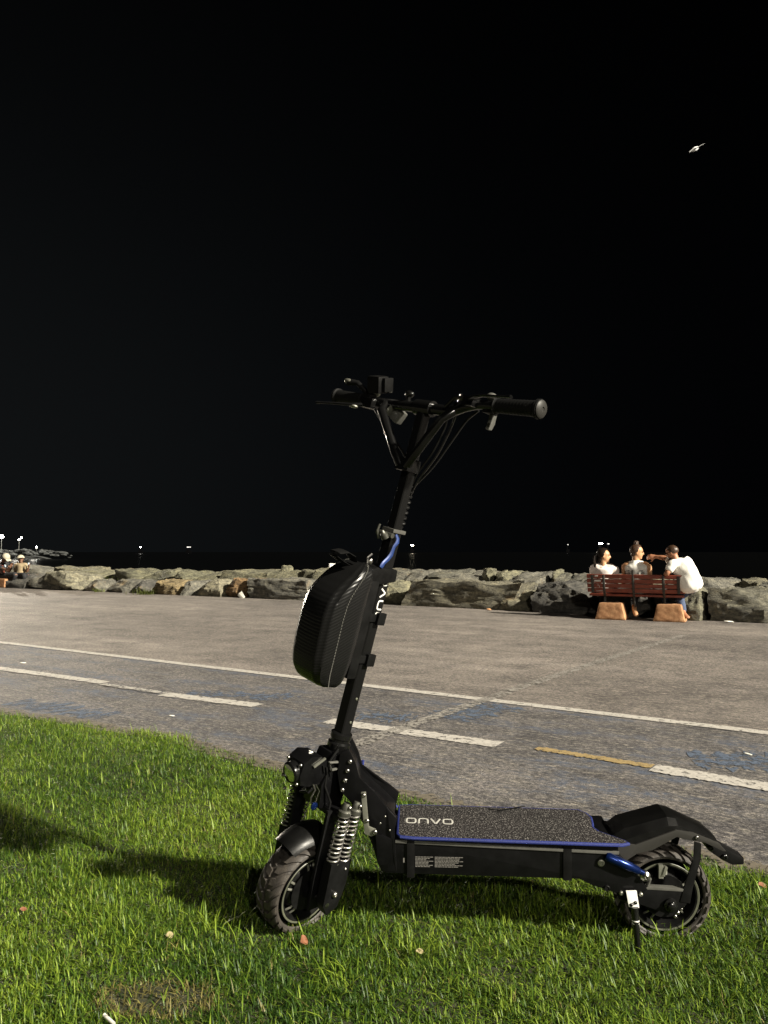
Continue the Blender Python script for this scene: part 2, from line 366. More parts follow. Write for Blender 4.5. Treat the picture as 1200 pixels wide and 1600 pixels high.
M['pj'] = mat_paint('joint_filler', (0.235, 0.218, 0.196), 0.48, 1.3)
M['pb'] = mat_paint('worn_blue_paint', (0.070, 0.092, 0.135), 0.47, 0.6)
strip('edge_line', A1-LD*40, A2+LD*30, 0.105, .0085, M['pw'], n=400, jit=0.006)
for (a, c, w, mm) in [((-120, 1029), (165, 1068), .12, 'pw'), ((160, 1071), (262, 1086), .07, 'pw2'), ((255, 1086), (403, 1104), .13, 'pw'), ((512, 1128), (780, 1165.5), .135, 'pw'), ((1020, 1202), (1330, 1254), .135, 'pw'), ((838, 1171), (1020, 1200), .07, 'py')]:
    strip('lane_marking', gr(*a), gr(*c), w, .0085 if mm != 'pw2' else .0125, M[mm], n=60, jit=0.02)
for (a, c) in [((1068, 994), (950, 1031)), ((950, 1031), (795, 1082)), ((795, 1083), (640, 1136)), ((640, 1136), (552, 1168))]:
    strip('joint_line', gr(*a), gr(*c), .10, .0125, M['pj'], n=30, jit=0.012)
for (a, c, w) in [((690, 1122), (800, 1104), .28), ((290, 1085), (470, 1090), .20), ((1080, 1188), (1260, 1196), .3), ((20, 1098), (170, 1120), .22), ((560, 1120), (650, 1124), .2)]:
    strip('blue_patch', gr(*a), gr(*c), w, .0065, M['pb'], n=30, jit=0.16)

# lawn edge polyline (ground level), west to east
EDGE = [gr(-260, 1066, .045), gr(-120, 1085, .045), gr(0, 1104, .045), gr(100, 1117, .045), gr(200, 1135, .045), gr(260, 1141, .045), gr(305, 1156, .045), gr(380, 1176, .045), gr(440, 1190, .045), gr(580, 1222, .045), gr(700, 1247, .045), gr(800, 1268, .045), gr(900, 1288, .045), gr(1000, 1307, .045), gr(1130, 1333, .045), gr(1200, 1349, .045), gr(1400, 1392, .045), gr(1700, 1450, .045)]
EX = np.array([p.x for p in EDGE]); EY = np.array([p.y for p in EDGE])
def edge_y(x): return np.interp(x, EX, EY, left=None, right=None)
M['soil'] = mat_paint('soil_crumbs', (0.115, 0.098, 0.072), 0.50, 1.4)
for a, c in zip(EDGE, EDGE[1:]):
    strip('soil_strip', Vector((a.x, a.y+.025, 0)), Vector((c.x, c.y+.025, 0)), .14, .0105, M['soil'], n=12, jit=.05)
def lawn_z(x, y):
    x = np.asarray(x, float); y = np.asarray(y, float); d = np.clip((edge_y(x)-y)/0.35, 0, 1)
    return 0.004 + 0.027*d*d*(3-2*d) + 0.008*np.sin(x*3.1+1)*np.sin(y*2.3)*d
def lawn_mat():
    return mat('lawn_soil', (0.012, 0.014, 0.006), 0.95, col2=(0.035, 0.036, 0.012), scale=30, bump=1, bscale=90)
xs = np.concatenate([[-30, -12], np.linspace(EX[0], EX[-1], 120), [12, 30]]); vs = []; fs = []
rows = 26
for i, x in enumerate(xs):
    if x < EX[0]: ye = EY[0] + (x-EX[0])*(LD.y/LD.x)
    elif x > EX[-1]: ye = EY[-1] + (x-EX[-1])*(LD.y/LD.x)
    else: ye = float(edge_y(x)) + 0.02*noise.noise(Vector((x*6, 0, 0)))
    for j in range(rows+1):
        t = j/rows; y = ye - (ye+22)*t**2.2
        z = -0.004 if j == 0 else (float(lawn_z(x, y)) if EX[0] <= x <= EX[-1] else 0.022)
        vs.append((x, y, z))
    if i:
        for j in range(rows): a = (i-1)*(rows+1)+j; b = i*(rows+1)+j; fs.append((a, a+1, b+1, b))
lawn = raw('lawn_ground', vs, fs, lawn_mat(), 'structure')
for p in lawn.data.polygons: p.use_smooth = True

# ------------------------------------------------------------------ grass blades
def grass_mat():
    m = bpy.data.materials.new('grass_blade'); nt, b = nodes(m); L = nt.links.new
    at_ = nt.nodes.new('ShaderNodeAttribute'); at_.attribute_name = 'tint'
    L(at_.outputs['Color'], b.inputs['Base Color']); b.inputs['Roughness'].default_value = 0.5; setc(b, 'Specular IOR Level', 0.35)
    tr = nt.nodes.new('ShaderNodeBsdfTranslucent'); ms = nt.nodes.new('ShaderNodeMixShader'); ms.inputs[0].default_value = 0.3
    L(at_.outputs['Color'], tr.inputs['Color']); out = nt.nodes['Material Output']
    L(b.outputs['BSDF'], ms.inputs[1]); L(tr.outputs['BSDF'], ms.inputs[2]); L(ms.outputs['Shader'], out.inputs['Surface'])
    return m
GM = grass_mat()
def snoise(x, y, s, seed):
    r = np.random.default_rng(seed); out = np.zeros_like(x)
    for k in range(7):
        a = r.uniform(0, 2*np.pi); f = s*r.uniform(0.6, 1.6); out += np.sin((x*np.cos(a)+y*np.sin(a))*f*2*np.pi+r.uniform(0, 6.28))
    return out/7**0.5
def grass(name, n, x, y, z, h, w, yaw, lean, curl, tint, label, kind='stuff'):
    dx, dy = np.cos(yaw), np.sin(yaw); px, py = -dy, dx
    T = np.array([0, .34, .7, 1.0]); W = np.array([.9, 1.0, .72, 0]); V = np.zeros((n, 7, 3)); vi = 0
    for k in range(4):
        t = T[k]; ang = lean + curl*t; hz = h*(t*np.cos(ang*0.75)); hx = h*t*np.sin(ang*0.8)
        cx, cy, cz = x+dx*hx, y+dy*hx, z+hz
        if k < 3:
            for s in (-1, 1):
                V[:, vi, 0] = cx+px*w*W[k]*s/2; V[:, vi, 1] = cy+py*w*W[k]*s/2; V[:, vi, 2] = cz; vi += 1
        else: V[:, 6, 0] = cx; V[:, 6, 1] = cy; V[:, 6, 2] = cz
    base = (np.arange(n)*7)[:, None]
    loops = np.concatenate([base+np.array([[0, 1, 3, 2]]), base+np.array([[2, 3, 5, 4]]), base+np.array([[4, 5, 6]])], axis=1).ravel()
    starts = ((np.arange(n)*11)[:, None]+np.array([[0, 4, 8]])).ravel(); tot = np.tile([4, 4, 3], n)
    me = bpy.data.meshes.new(name); me.vertices.add(n*7); me.loops.add(n*11); me.polygons.add(n*3)
    me.vertices.foreach_set('co', V.ravel()); me.loops.foreach_set('vertex_index', loops.astype(np.int32)); me.polygons.foreach_set('loop_start', starts.astype(np.int32))
    try: me.polygons.foreach_set('loop_total', tot.astype(np.int32))
    except Exception: pass
    me.polygons.foreach_set('use_smooth', np.ones(n*3, bool))
    ca = me.color_attributes.new('tint', 'FLOAT_COLOR', 'POINT')
    g = np.ones((n, 7, 4)); g[:, :, :3] = tint[:, None, :]
    ca.data.foreach_set('color', g.ravel()); me.update(); me.validate()
    me.materials.append(GM); o = bpy.data.objects.new(name, me); COL.objects.link(o)
    tag(o, label, 'grass', kind=kind); return o
# ================================================================== SEA, BREAKWATER
def sea_mat():
    m = bpy.data.materials.new('night_sea'); nt, b = nodes(m); L = nt.links.new
    b.inputs['Base Color'].default_value = (0.0004, 0.0005, 0.0006, 1); b.inputs['Roughness'].default_value = 0.35; setc(b, 'Specular IOR Level', 0.06)
    g = nt.nodes.new('ShaderNodeNewGeometry'); n = nt.nodes.new('ShaderNodeTexNoise'); n.inputs['Scale'].default_value = 1.2; n.inputs['Detail'].default_value = 6
    L(g.outputs['Position'], n.inputs['Vector']); bp = nt.nodes.new('ShaderNodeBump'); bp.inputs['Strength'].default_value = 0.3; bp.inputs['Distance'].default_value = 0.1
    L(n.outputs['Fac'], bp.inputs['Height']); L(bp.outputs['Normal'], b.inputs['Normal']); return m
raw('sea', [off(-4000, 1.6, -1.3), off(4000, 1.6, -1.3), off(4000, 4500, -1.3), off(-4000, 4500, -1.3)], [(0, 1, 2, 3)], sea_mat(), 'structure')
raw('sea_bank', [off(-90, 1.6, 0.0), off(110, 1.6, 0.0), off(110, 4.5, -1.5), off(-90, 4.5, -1.5)], [(0, 1, 2, 3)], M['asph'], 'structure')

def rock_mat():
    m = bpy.data.materials.new('sea_wall_stone'); nt, b = nodes(m); L = nt.links.new
    oi = nt.nodes.new('ShaderNodeObjectInfo'); tc = nt.nodes.new('ShaderNodeNewGeometry'); P = tc.outputs['Position']
    def noi(s, d, r, src=P):
        n = nt.nodes.new('ShaderNodeTexNoise'); n.inputs['Scale'].default_value = s; n.inputs['Detail'].default_value = d; n.inputs['Roughness'].default_value = r; L(src, n.inputs['Vector']); return n.outputs['Fac']
    def ramp(f, stops):
        r = nt.nodes.new('ShaderNodeValToRGB'); e = r.color_ramp.elements
        while len(e) < len(stops): e.new(0.5)
        for i, (p, c) in enumerate(stops): e[i].position = p; e[i].color = (*c, 1)
        L(f, r.inputs['Fac']); return r.outputs['Color']
    def mix(a, c, f, mode='MIX'):
        x = nt.nodes.new('ShaderNodeMix'); x.data_type = 'RGBA'; x.blend_type = mode
        if isinstance(f, float): x.inputs[0].default_value = f
        else: L(f, x.inputs[0])
        L(a, x.inputs[6])
        if isinstance(c, tuple): x.inputs[7].default_value = (*c, 1)
        else: L(c, x.inputs[7])
        return x.outputs[2]
    mp = nt.nodes.new('ShaderNodeMapping'); mp.inputs['Rotation'].default_value = (rad(6), rad(-4), rad(34)); mp.inputs['Scale'].default_value = (1, 1, 5); L(P, mp.inputs['Vector'])
    c = mix(oi.outputs['Color'], ramp(noi(3.2, 8, 0.7, mp.outputs['Vector']), [(0.3, (0.38, 0.38, 0.40)), (0.5, (1, 1, 1)), (0.70, (1.55, 1.5, 1.36))]), 1.0, 'MULTIPLY')
    c = mix(c, ramp(noi(16, 8, 0.75), [(0.38, (0.5, 0.5, 0.5)), (0.62, (1.5, 1.47, 1.4))]), 1.0, 'MULTIPLY')
    veins = ramp(noi(7, 9, 0.72, mp.outputs['Vector']), [(0.60, (0, 0, 0)), (0.68, (0.7, 0.7, 0.7))])
    c = mix(c, (0.30, 0.27, 0.205), veins)
    och = ramp(noi(1.6, 6, 0.65), [(0.60, (0, 0, 0)), (0.74, (0.55, 0.55, 0.55))])
    c = mix(c, (0.26, 0.155, 0.05), och)
    L(c, b.inputs['Base Color']); b.inputs['Roughness'].default_value = 0.85
    bp = nt.nodes.new('ShaderNodeBump'); bp.inputs['Strength'].default_value = 1.0; bp.inputs['Distance'].default_value = 0.055
    L(noi(14, 9, 0.72, mp.outputs['Vector']), bp.inputs['Height']); L(bp.outputs['Normal'], b.inputs['Normal'])
    return m
RM = rock_mat()
def rock_mesh(bm, L, D, Hh, seed, rnd=0.12, strata=0.8, res=15, mtx=None, cuts=7, pointy=0.0):
    r = random.Random(seed); b = bmesh.new(); bmesh.ops.create_cube(b, size=2)
    bmesh.ops.subdivide_edges(b, edges=b.edges[:], cuts=res, use_grid_fill=True)
    planes = []
    for _ in range(cuts+3):
        n = Vector((r.gauss(0, 1), r.gauss(0, 1), r.gauss(0.2, 0.8))).normalized(); planes.append((n, r.uniform(0.78, 1.05)+0.35*(1-max(abs(n.x), abs(n.y), abs(n.z)))))
    sx, sy = r.uniform(-.12, .12), r.uniform(-.1, .25); o3 = Vector((seed*3.7, seed*1.3, seed*0.7))
    for v in b.verts:
        p = v.co.copy(); s = p.normalized(); p = p.lerp(s*1.28, rnd)
        for (n, d) in planes:
            k = p.dot(n) - d
            if k > 0: p -= n*k*0.95
        if pointy: 
            f = max(0, p.z); p.x *= 1-pointy*f; p.y *= 1-pointy*f*0.6
        p.x += sx*p.z; p.y += sy*p.z
        q = Vector((p.x*L/2, p.y*D/2, p.z*Hh/2))
        amp = min(L, Hh, D)
        ck = noise.cell(q*2.3/amp+o3); d1 = noise.noise(q*1.8/amp*0.6+o3)*0.10*amp + ck*0.028*amp + noise.noise(q*5/amp+o3)*0.06*amp + noise.noise(q*11/amp+o3)*0.045*amp
        st = (abs(noise.noise(Vector((q.x*0.8, q.y*0.8, q.z*14))+o3)))*0.045*amp*strata
        nn = Vector((p.x/L, p.y/D, p.z/Hh)); nn = nn.normalized() if nn.length > 0 else Vector((0, 0, 1))
        v.co = q + nn*(d1-st)
    return join(bm, b, mtx)
BR = Matrix(((DIR.x, NRM.x, 0, 0), (DIR.y, NRM.y, 0, 0), (0, 0, 1, 0), (0, 0, 0, 1)))
def boulder(xl, xr, ytop, seed, colr, label, depth=0.9, back=0.0, group='front row boulders of the sea wall', **kw):
    a = gr(xl, yb(xl)); c = gr(xr, yb(xr)); L = (c-a).length; mid = (a+c)/2 + NRM*(depth/2+back)
    top = CAM_H - (ytop-862)*(mid.y-0.2)/FOC; base = -0.08
    bm = newbm(); rock_mesh(bm, L*1.0, depth, (top-base)*1.04, seed, **kw)
    o = obj('boulder', bm, RM, ang=26); o.matrix_world = Matrix.Translation((mid.x, mid.y, (top+base)/2)) @ BR
    o.color = (*colr, 1); tag(o, label, 'boulder', group); return o
GREY = (0.130, 0.125, 0.106); DGR = (0.074, 0.071, 0.065); PALE = (0.19, 0.18, 0.135); OCH = (0.20, 0.155, 0.085); OLV = (0.150, 0.144, 0.098)
FR = [(-60, -12, 900, GREY, 'grey boulder at the far left edge of the sea wall', 'boulder at the left edge', {}),
 (-10, 40, 899, DGR, 'dark boulder behind the two seated people at the left', 'boulder behind the seated pair', {}),
 (40, 93, 899, GREY, 'grey layered boulder between the seated pair and the pale boulder', 'grey layered boulder by the seated pair', {}),
 (63, 126, 893, PALE, 'pale knobbly rounded boulder near the left end of the sea wall', 'pale knobbly boulder', dict(rnd=0.55, strata=0.1)),
 (127, 150, 905, GREY, 'narrow grey block just right of the pale knobbly boulder', 'narrow grey block', {}),
 (163, 206, 905, GREY, 'flat grey slab left of the green weed clump', 'flat slab left of the weeds', dict(rnd=0.15)),
 (204, 221, 909, DGR, 'small dark grey stone beside the green weed clump', 'small dark stone by the weeds', {}),
 (234, 281, 907, OCH, 'yellow brown cracked boulder right of the green weed clump', 'yellow brown cracked boulder', dict(rnd=0.35)),
 (279, 300, 908, GREY, 'small grey block wedged right of the yellow brown boulder', 'small wedged grey block', {}),
 (300, 345, 907, (0.2, 0.185, 0.135), 'pale grey boulder left of the rusty orange stone', 'pale grey boulder', {}),
 (342, 384, 906, (0.19, 0.120, 0.058), 'rusty orange boulder between pale and layered slabs', 'rusty orange boulder', dict(rnd=0.35)),
 (386, 481, 905, GREY, 'long layered grey slab just left of the scooter bag', 'long layered slab', dict(rnd=0.04, strata=1.6, cuts=-1)),
 (489, 545, 904, GREY, 'grey boulder half hidden behind the scooter bag', 'boulder behind the bag', {}),
 (546, 580, 907, GREY, 'grey boulder hidden behind the scooter bag and stem', 'boulder behind the stem', {}),
 (581, 621, 909, OLV, 'small brownish boulder just right of the scooter stem', 'brownish boulder by the stem', {}),
 (637, 800, 910, (0.15, 0.14, 0.105), 'very long low rectangular grey block right of the scooter stem', 'very long rectangular block', dict(rnd=0.0, strata=0.9, cuts=-3)),
 (783, 831, 925, (0.155, 0.145, 0.105), 'low rounded boulder left of the black ridged rock', 'low rounded boulder', dict(rnd=0.5)),
 (833, 925, 913, DGR, 'dark ridged boulder just left of the red bench', 'dark ridged boulder', dict(strata=1.6)),
 (922, 1012, 918, DGR, 'dark ridged boulder behind the red bench', 'dark boulder behind the bench', dict(strata=1.6)),
 (1010, 1066, 920, DGR, 'dark boulder behind the right concrete foot of the bench', 'boulder behind the bench foot', dict(strata=1.2)),
 (1062, 1104, 919, (0.15, 0.145, 0.105), 'upright wedge shaped boulder behind the man in white', 'upright wedge boulder', dict(rnd=0.25, pointy=0.25)),
 (1107, 1235, 922, (0.125, 0.12, 0.095), 'large grey block at the right edge of the photo', 'large block at the right edge', dict(rnd=0.03, cuts=-1)),
 (1237, 1330, 922, GREY, 'grey block beyond the right edge of the photo', 'block past the right edge', {})]
for i, (xl, xr, yt, c, lab, short, kw) in enumerate(FR):
    boulder(xl, xr, yt, 11+i*3, c, lab, depth=0.95 if xl > 100 else 1.2, **kw)
SIL = [(-80, 886), (0, 889), (50, 886), (100, 891), (125, 888), (210, 892), (290, 893), (480, 891), (620, 893), (730, 893.5), (830, 894.5), (915, 897), (1100, 905), (1140, 907), (1200, 912), (1330, 918)]
SX = [a for a, b in SIL]; SYv = [b for a, b in SIL]
rr = random.Random(5); x = -70; used = {}; last = []
backs = []
while x < 1290:
    wpx = rr.uniform(34, 88)*(0.7+x/2400.0 if x > 0 else 0.6); backs.append((x, x+wpx)); x += wpx*0.93
cnt = {}
for (a, c) in backs:
    mid = (a+c)/2; k = min(range(len(FR)), key=lambda q: abs((FR[q][0]+FR[q][1])/2-mid)); cnt.setdefault(k, []).append((a, c))
adj = ['weathered flat', 'uneven mossy', 'low rounded', 'cracked grey']
for k, lst in cnt.items():
    for j, (a, c) in enumerate(lst):
        mid = (a+c)/2; ys = float(np.interp(mid, SX, SYv)) + rr.uniform(-1.0, 2.5)
        pos = '' if len(lst) == 1 else (['left of two, ', 'right of two, '][j] if len(lst) == 2 else ['leftmost of three, ', 'middle of three, ', 'rightmost of three, ', 'last of four, '][min(j, 3)])
        boulder(a-4, c+4, ys, 301+int(a), random.Random(int(a)).choice([GREY, OLV, OLV, (0.14, 0.13, 0.09), (0.095, 0.092, 0.075), (0.115, 0.112, 0.075)]), 'back row stone, ' + pos + 'directly behind the ' + FR[k][5], depth=1.5, back=rr.uniform(0.75, 1.05), group='back row boulders of the sea wall', rnd=rr.uniform(0.05, 0.25), res=12)
for (a, c, yt, lab, pt) in [(372, 392, 884.5, 'small pointed grey stone perched on top of the wall left of the bag', 0.45), (700, 722, 890, 'small brown stone perched above the very long rectangular block', 0.2), (722, 742, 889, 'pale angular stone perched highest above the long rectangular block', 0.3), (816, 832, 890.5, 'little upright stone on top of the wall left of the bench', 0.2), (206, 212, 889, 'tiny pale stone on top of the wall near the weeds', 0.2), (476, 500, 888, 'pointed stone on the wall right behind the top of the bag', 0.3)]:
    boulder(a, c, yt, int(a)+5, OLV, lab, depth=0.35, back=1.3, group='small stones perched on the sea wall', res=7, pointy=pt)

# far breakwater : a heap that reads as one mass
bw = newbm(); rb = random.Random(9)
for i in range(150):
    xp = rb.uniform(-260, 112); t = max(0, (xp-60)/55); yy = 858.5+rb.uniform(0, 6)+6*max(0, t)**2; Y = rb.uniform(246, 252)
    p = at(xp, yy, Y); s = rb.uniform(0.5, 1.1)*(1-0.5*max(0, min(1, t)))
    b = bmesh.new(); bmesh.ops.create_icosphere(b, subdivisions=1, radius=s)
    for v in b.verts: v.co *= rb.uniform(0.65, 1.15)
    bmesh.ops.scale(b, vec=(1.7, 1.2, 0.75), verts=b.verts); join(bw, b, Matrix.Translation((p.x, p.y, p.z-0.4)))
body = bmesh.new(); L0 = at(-300, 864, 250); L1 = at(118, 870, 250)
add_prism(bw, [(L0.x, -1.8), (L1.x-9, -1.8), (L1.x-14, -0.6), (L1.x-20, 0.4), (L0.x, 0.5)], 248.5, 258, 0)
body.free()
M['farrock'] = mat('breakwater_rock', (0.035, 0.037, 0.036), 0.9, var=0.6, scale=1.0)
tag(obj('breakwater_rocks', bw, 'farrock', smooth=False), 'distant heap of breakwater rocks on the left horizon', 'breakwater', kind='stuff')

def far_lamp(x, ytop, ybase, Y, heads, r, label, pole=True, power=500, m='whitelight'):
    b = at(x, ybase, Y); t = at(x, ytop, Y); root = empty('street_lamp', Matrix.Translation(b), label, 'street lamp', 'lamps on the breakwater'); h = t.z-b.z
    bm = newbm(); add_tube(bm, [(0, 0, 0), (0, 0, h)], [0.07, 0.05], 8)
    for hx in heads: add_tube(bm, [(0, 0, h-0.1), (hx, 0, h)], 0.06, 6)
    obj('pole', bm, 'polem', root)
    for hx, hz in [(q, 0.0 if i == 0 else 0.6) for i, q in enumerate(heads)]:
        bm = newbm(); add_sphere(bm, (hx, 0, h+hz), (r, r, r*0.8)); obj('lamp_head', bm, m, root)
    ld = bpy.data.lights.new('lamp_light', 'POINT'); ld.energy = power; ld.color = (1, .93, .8); ld.shadow_soft_size = 0.5
    lo = bpy.data.objects.new('lamp_light', ld); COL.objects.link(lo); lo.location = (b.x, b.y-2.5, t.z+0.8)
far_lamp(2, 838.5, 860, 246, [0.0], 0.6, 'brightest lamp on the distant breakwater at the left edge', power=500)
far_lamp(29.5, 843, 859, 246, [0.0, 0.7], 0.26, 'double headed lamp post on the distant breakwater', power=300)
far_lamp(57, 854.5, 860, 246, [0.0], 0.26, 'low lamp near the end of the distant breakwater', power=200)
far_lamp(-60, 838, 860, 246, [0.0], 0.5, 'lamp on the breakwater beyond the left edge', power=500)

def ship(x, y, Y, wpx, m, label, n=1, hull=6.0):
    p = at(x, y, Y); wl = -1.3; root = empty('ship', Matrix.Translation((p.x, p.y, wl)), label, 'boat', 'lit boats out at sea'); h = p.z-wl; s = Y/FOC*wpx
    bm = newbm(); L = max(hull, s*1.6)
    add_prism(bm, [(-L/2, 0), (L/2-L*0.12, 0), (L/2, h*0.45), (-L/2, h*0.4)], -L*0.1, L*0.1, 0.05); obj('hull', bm, 'boat', root)
    bm = newbm(); add_box(bm, (-L*0.12, 0, h*0.62), (L*0.4, L*0.14, h*0.4), bev=0.05); obj('cabin', bm, 'boat', root)
    for i in range(n):
        bm = newbm(); add_sphere(bm, ((i-(n-1)/2)*s/max(1, n), -L*0.12, h), (s*0.5/n, s*0.25, max(s*0.22/n, Y/FOC*0.8))); obj('deck_light', bm, m, root)
ship(220, 855, 900, 1.6, 'whitelight', 'single white boat light on the sea horizon at the left')
ship(295, 855, 1000, 6, 'dimlight', 'faint row of boat lights right of the single white light', 3)
ship(644, 852, 1100, 4.5, 'warmlight', 'warm boat light just right of the scooter stem', 1)
ship(938, 849, 1100, 7, 'whitelight', 'bright boat lights above the dark haired woman', 2)
ship(950, 850, 1250, 4, 'dimlight', 'fainter boat light right of the bright boat lights', 1)
ship(887, 851, 1300, 1.5, 'dimlight', 'very faint boat light left of the bench party', 1)

# gull lit from below
gp = at(1085, 233.5, 30); root = empty('gull', Matrix.Translation(gp) @ Matrix.Rotation(rad(-27), 4, 'Y') @ Matrix.Scale(1.15, 4), 'small bright white bird flying high in the black sky', 'bird')
bm = newbm(); add_tube(bm, [(-.20, 0, 0), (-.12, 0, 0.005), (-.05, 0, 0), (.04, 0, 0), (.12, 0, .005), (.18, 0, 0.02)], [.014, .03, .062, .078, .05, .012], 12); obj('body', bm, 'gull', root)
for s in (-1, 1):
    bm = newbm(); add_tube(bm, [(0.02, s*0.03, .02), (0.03, s*.16, .06*s+.02), (.12, s*.26, .05*s), (.24, s*.30, .055*s-.01)], [.07, .065, .045, .006], 8, flat=(0.3, 1, (0, 0, 1))); obj('wing', bm, 'gull', root)
bm = newbm(); add_prism(bm, [(.14, -.03), (.24, -.05), (.22, 0), (.24, .05), (.14, .03)], -.003, .003, plane='xy'); obj('tail', bm, 'gull', root)
gl = bpy.data.lights.new('gull_light', 'POINT')
bpy.data.lights.remove(gl)

# ================================================================== BENCH AND PEOPLE
BL = gr(953, 968.5); BRt = gr(1045, 972); BC = (BL+BRt)/2; bd = (BRt-BL).normalized(); bn = Vector((-bd.y, bd.x, 0))
BM = Matrix(((bd.x, bn.x, 0, BC.x), (bd.y, bn.y, 0, BC.y), (0, 0, 1, 0), (0, 0, 0, 1))); BMI = BM.inverted()
def bl(x, y, ly):   # bench coordinates of a picture point on the plane ly metres towards the sea
    p = on_plane(x, y, BC+bn*ly, bn); return BMI @ p
def make_bench(mtx, L0, L1, zt, label):
    root = empty('bench', mtx, label, 'bench', 'park benches on the promenade')
    yb0 = 0.10
    for k in range(4):
        z = zt-0.033-k*0.074; yy = yb0+0.02*k
        bm = newbm(); add_box(bm, ((L0+L1)/2, yy, z), (L1-L0, 0.028, 0.062), Matrix.Rotation(rad(14), 4, 'X'), bev=0.006); o = obj('slat', bm, 'bench', root)
    for k in range(4):
        bm = newbm(); add_box(bm, ((L0+L1)/2, yb0+0.13+k*0.095, 0.375+0.008*k), (L1-L0-.04, 0.08, 0.035), bev=0.006); obj('seat_slat', bm, 'bench', root)
    for f in (0.18, 0.485, 0.79):
        x = L0+(L1-L0)*f; bm = newbm(); top = zt+(0.07 if f == 0.485 else -0.01)
        add_tube(bm, [(x, yb0-0.02, top), (x, yb0+0.0, zt-0.12), (x, yb0+0.055, 0.42), (x, yb0+0.11, 0.34), (x, yb0+0.3, 0.335), (x, yb0+.45, .35)], 0.018, 8, flat=(0.5, 1.1, (0, 1, 0)))
        add_tube(bm, [(x, yb0+0.11, 0.34), (x+0.01, yb0+0.08, 0.27), (x+0.02, yb0+0.1, 0.2)], 0.02, 8)
        obj('bench_support', bm, 'benchm', root)
    for f in (0.06, 0.94):
        x = L0+(L1-L0)*f; bm = newbm(); add_tube(bm, [(x, yb0-0.025, zt-0.02), (x, yb0+0.04, zt-0.29)], 0.022, 6, flat=(0.25, 1.1, (0, 1, 0))); obj('strap', bm, 'benchm', root)
        for z in (0.05, 0.12, 0.2): pass
    return root
def foot_block(mtx, label):
    bm = newbm(); 
    b = bmesh.new(); bmesh.ops.create_cube(b, size=2); bmesh.ops.subdivide_edges(b, edges=b.edges[:], cuts=11, use_grid_fill=True)
    for v in b.verts:
        c = v.co; q = Vector([math.copysign(abs(x)**1.0, x) for x in c]); m_ = sum(1 for x in c if abs(x) > .99)
        if m_ >= 2: q *= .965
        t = (q.z+1)/2; p = Vector((q.x*.235*(1-.28*t), q.y*.18*(1-.2*t), q.z*.13)); k = Vector((p.x*18, p.y*18, p.z*18))
        v.co = p + Vector((noise.noise(k), noise.noise(k+Vector((5, 0, 0))), noise.noise(k+Vector((0, 7, 0)))))*.005
    join(bm, b, Matrix.Translation((0, 0.18, 0.13)))
    o = obj('concrete_block', bm, 'block'); o.matrix_world = mtx; return tag(o, label, 'concrete foot', 'orange concrete feet of the benches')
tl = bl(916.7, 897, 0.1); tr_ = bl(1069.5, 898.3, 0.1); ZT = (tl.z+tr_.z)/2
bench = make_bench(BM, tl.x, tr_.x, ZT, 'dark red slatted park bench carrying three people by the sea wall')
for (xx, w_, h_, z_) in [(931.5, .045, .02, ZT-.03), (933, .1, .028, ZT-.105)]:
    p = bl(xx, 900, 0.08); bm = newbm(); add_box(bm, (p.x, 0.078+(.018 if z_ < ZT-.05 else 0), z_), (w_, 0.004, h_), Matrix.Rotation(rad(14), 4, 'X')); obj('sticker', bm, 'sticker', bench)
for (xx, zz, w_, h_) in [(934, ZT-.17, .006, .04), (936, ZT-.2, .006, .04), (936, ZT-.265, .1, .006), (1067, ZT-.15, .05, .006), (1064, ZT-.235, .05, .008)]:
    p = bl(xx, 900, 0.1); bm = newbm(); add_box(bm, (p.x, 0.082+(ZT-zz)*.26-.012, zz), (w_, 0.004, h_), Matrix.Rotation(rad(14), 4, 'X')); obj('paint_chip', bm, 'sticker', bench)
for xx, lab in ((bl(953, 968.5, 0).x, 'left of two orange concrete feet under the red bench'), (bl(1045, 972, 0).x, 'right of two orange concrete feet under the red bench')):
    foot_block(BM @ Matrix.Translation((xx, 0, 0)), lab)

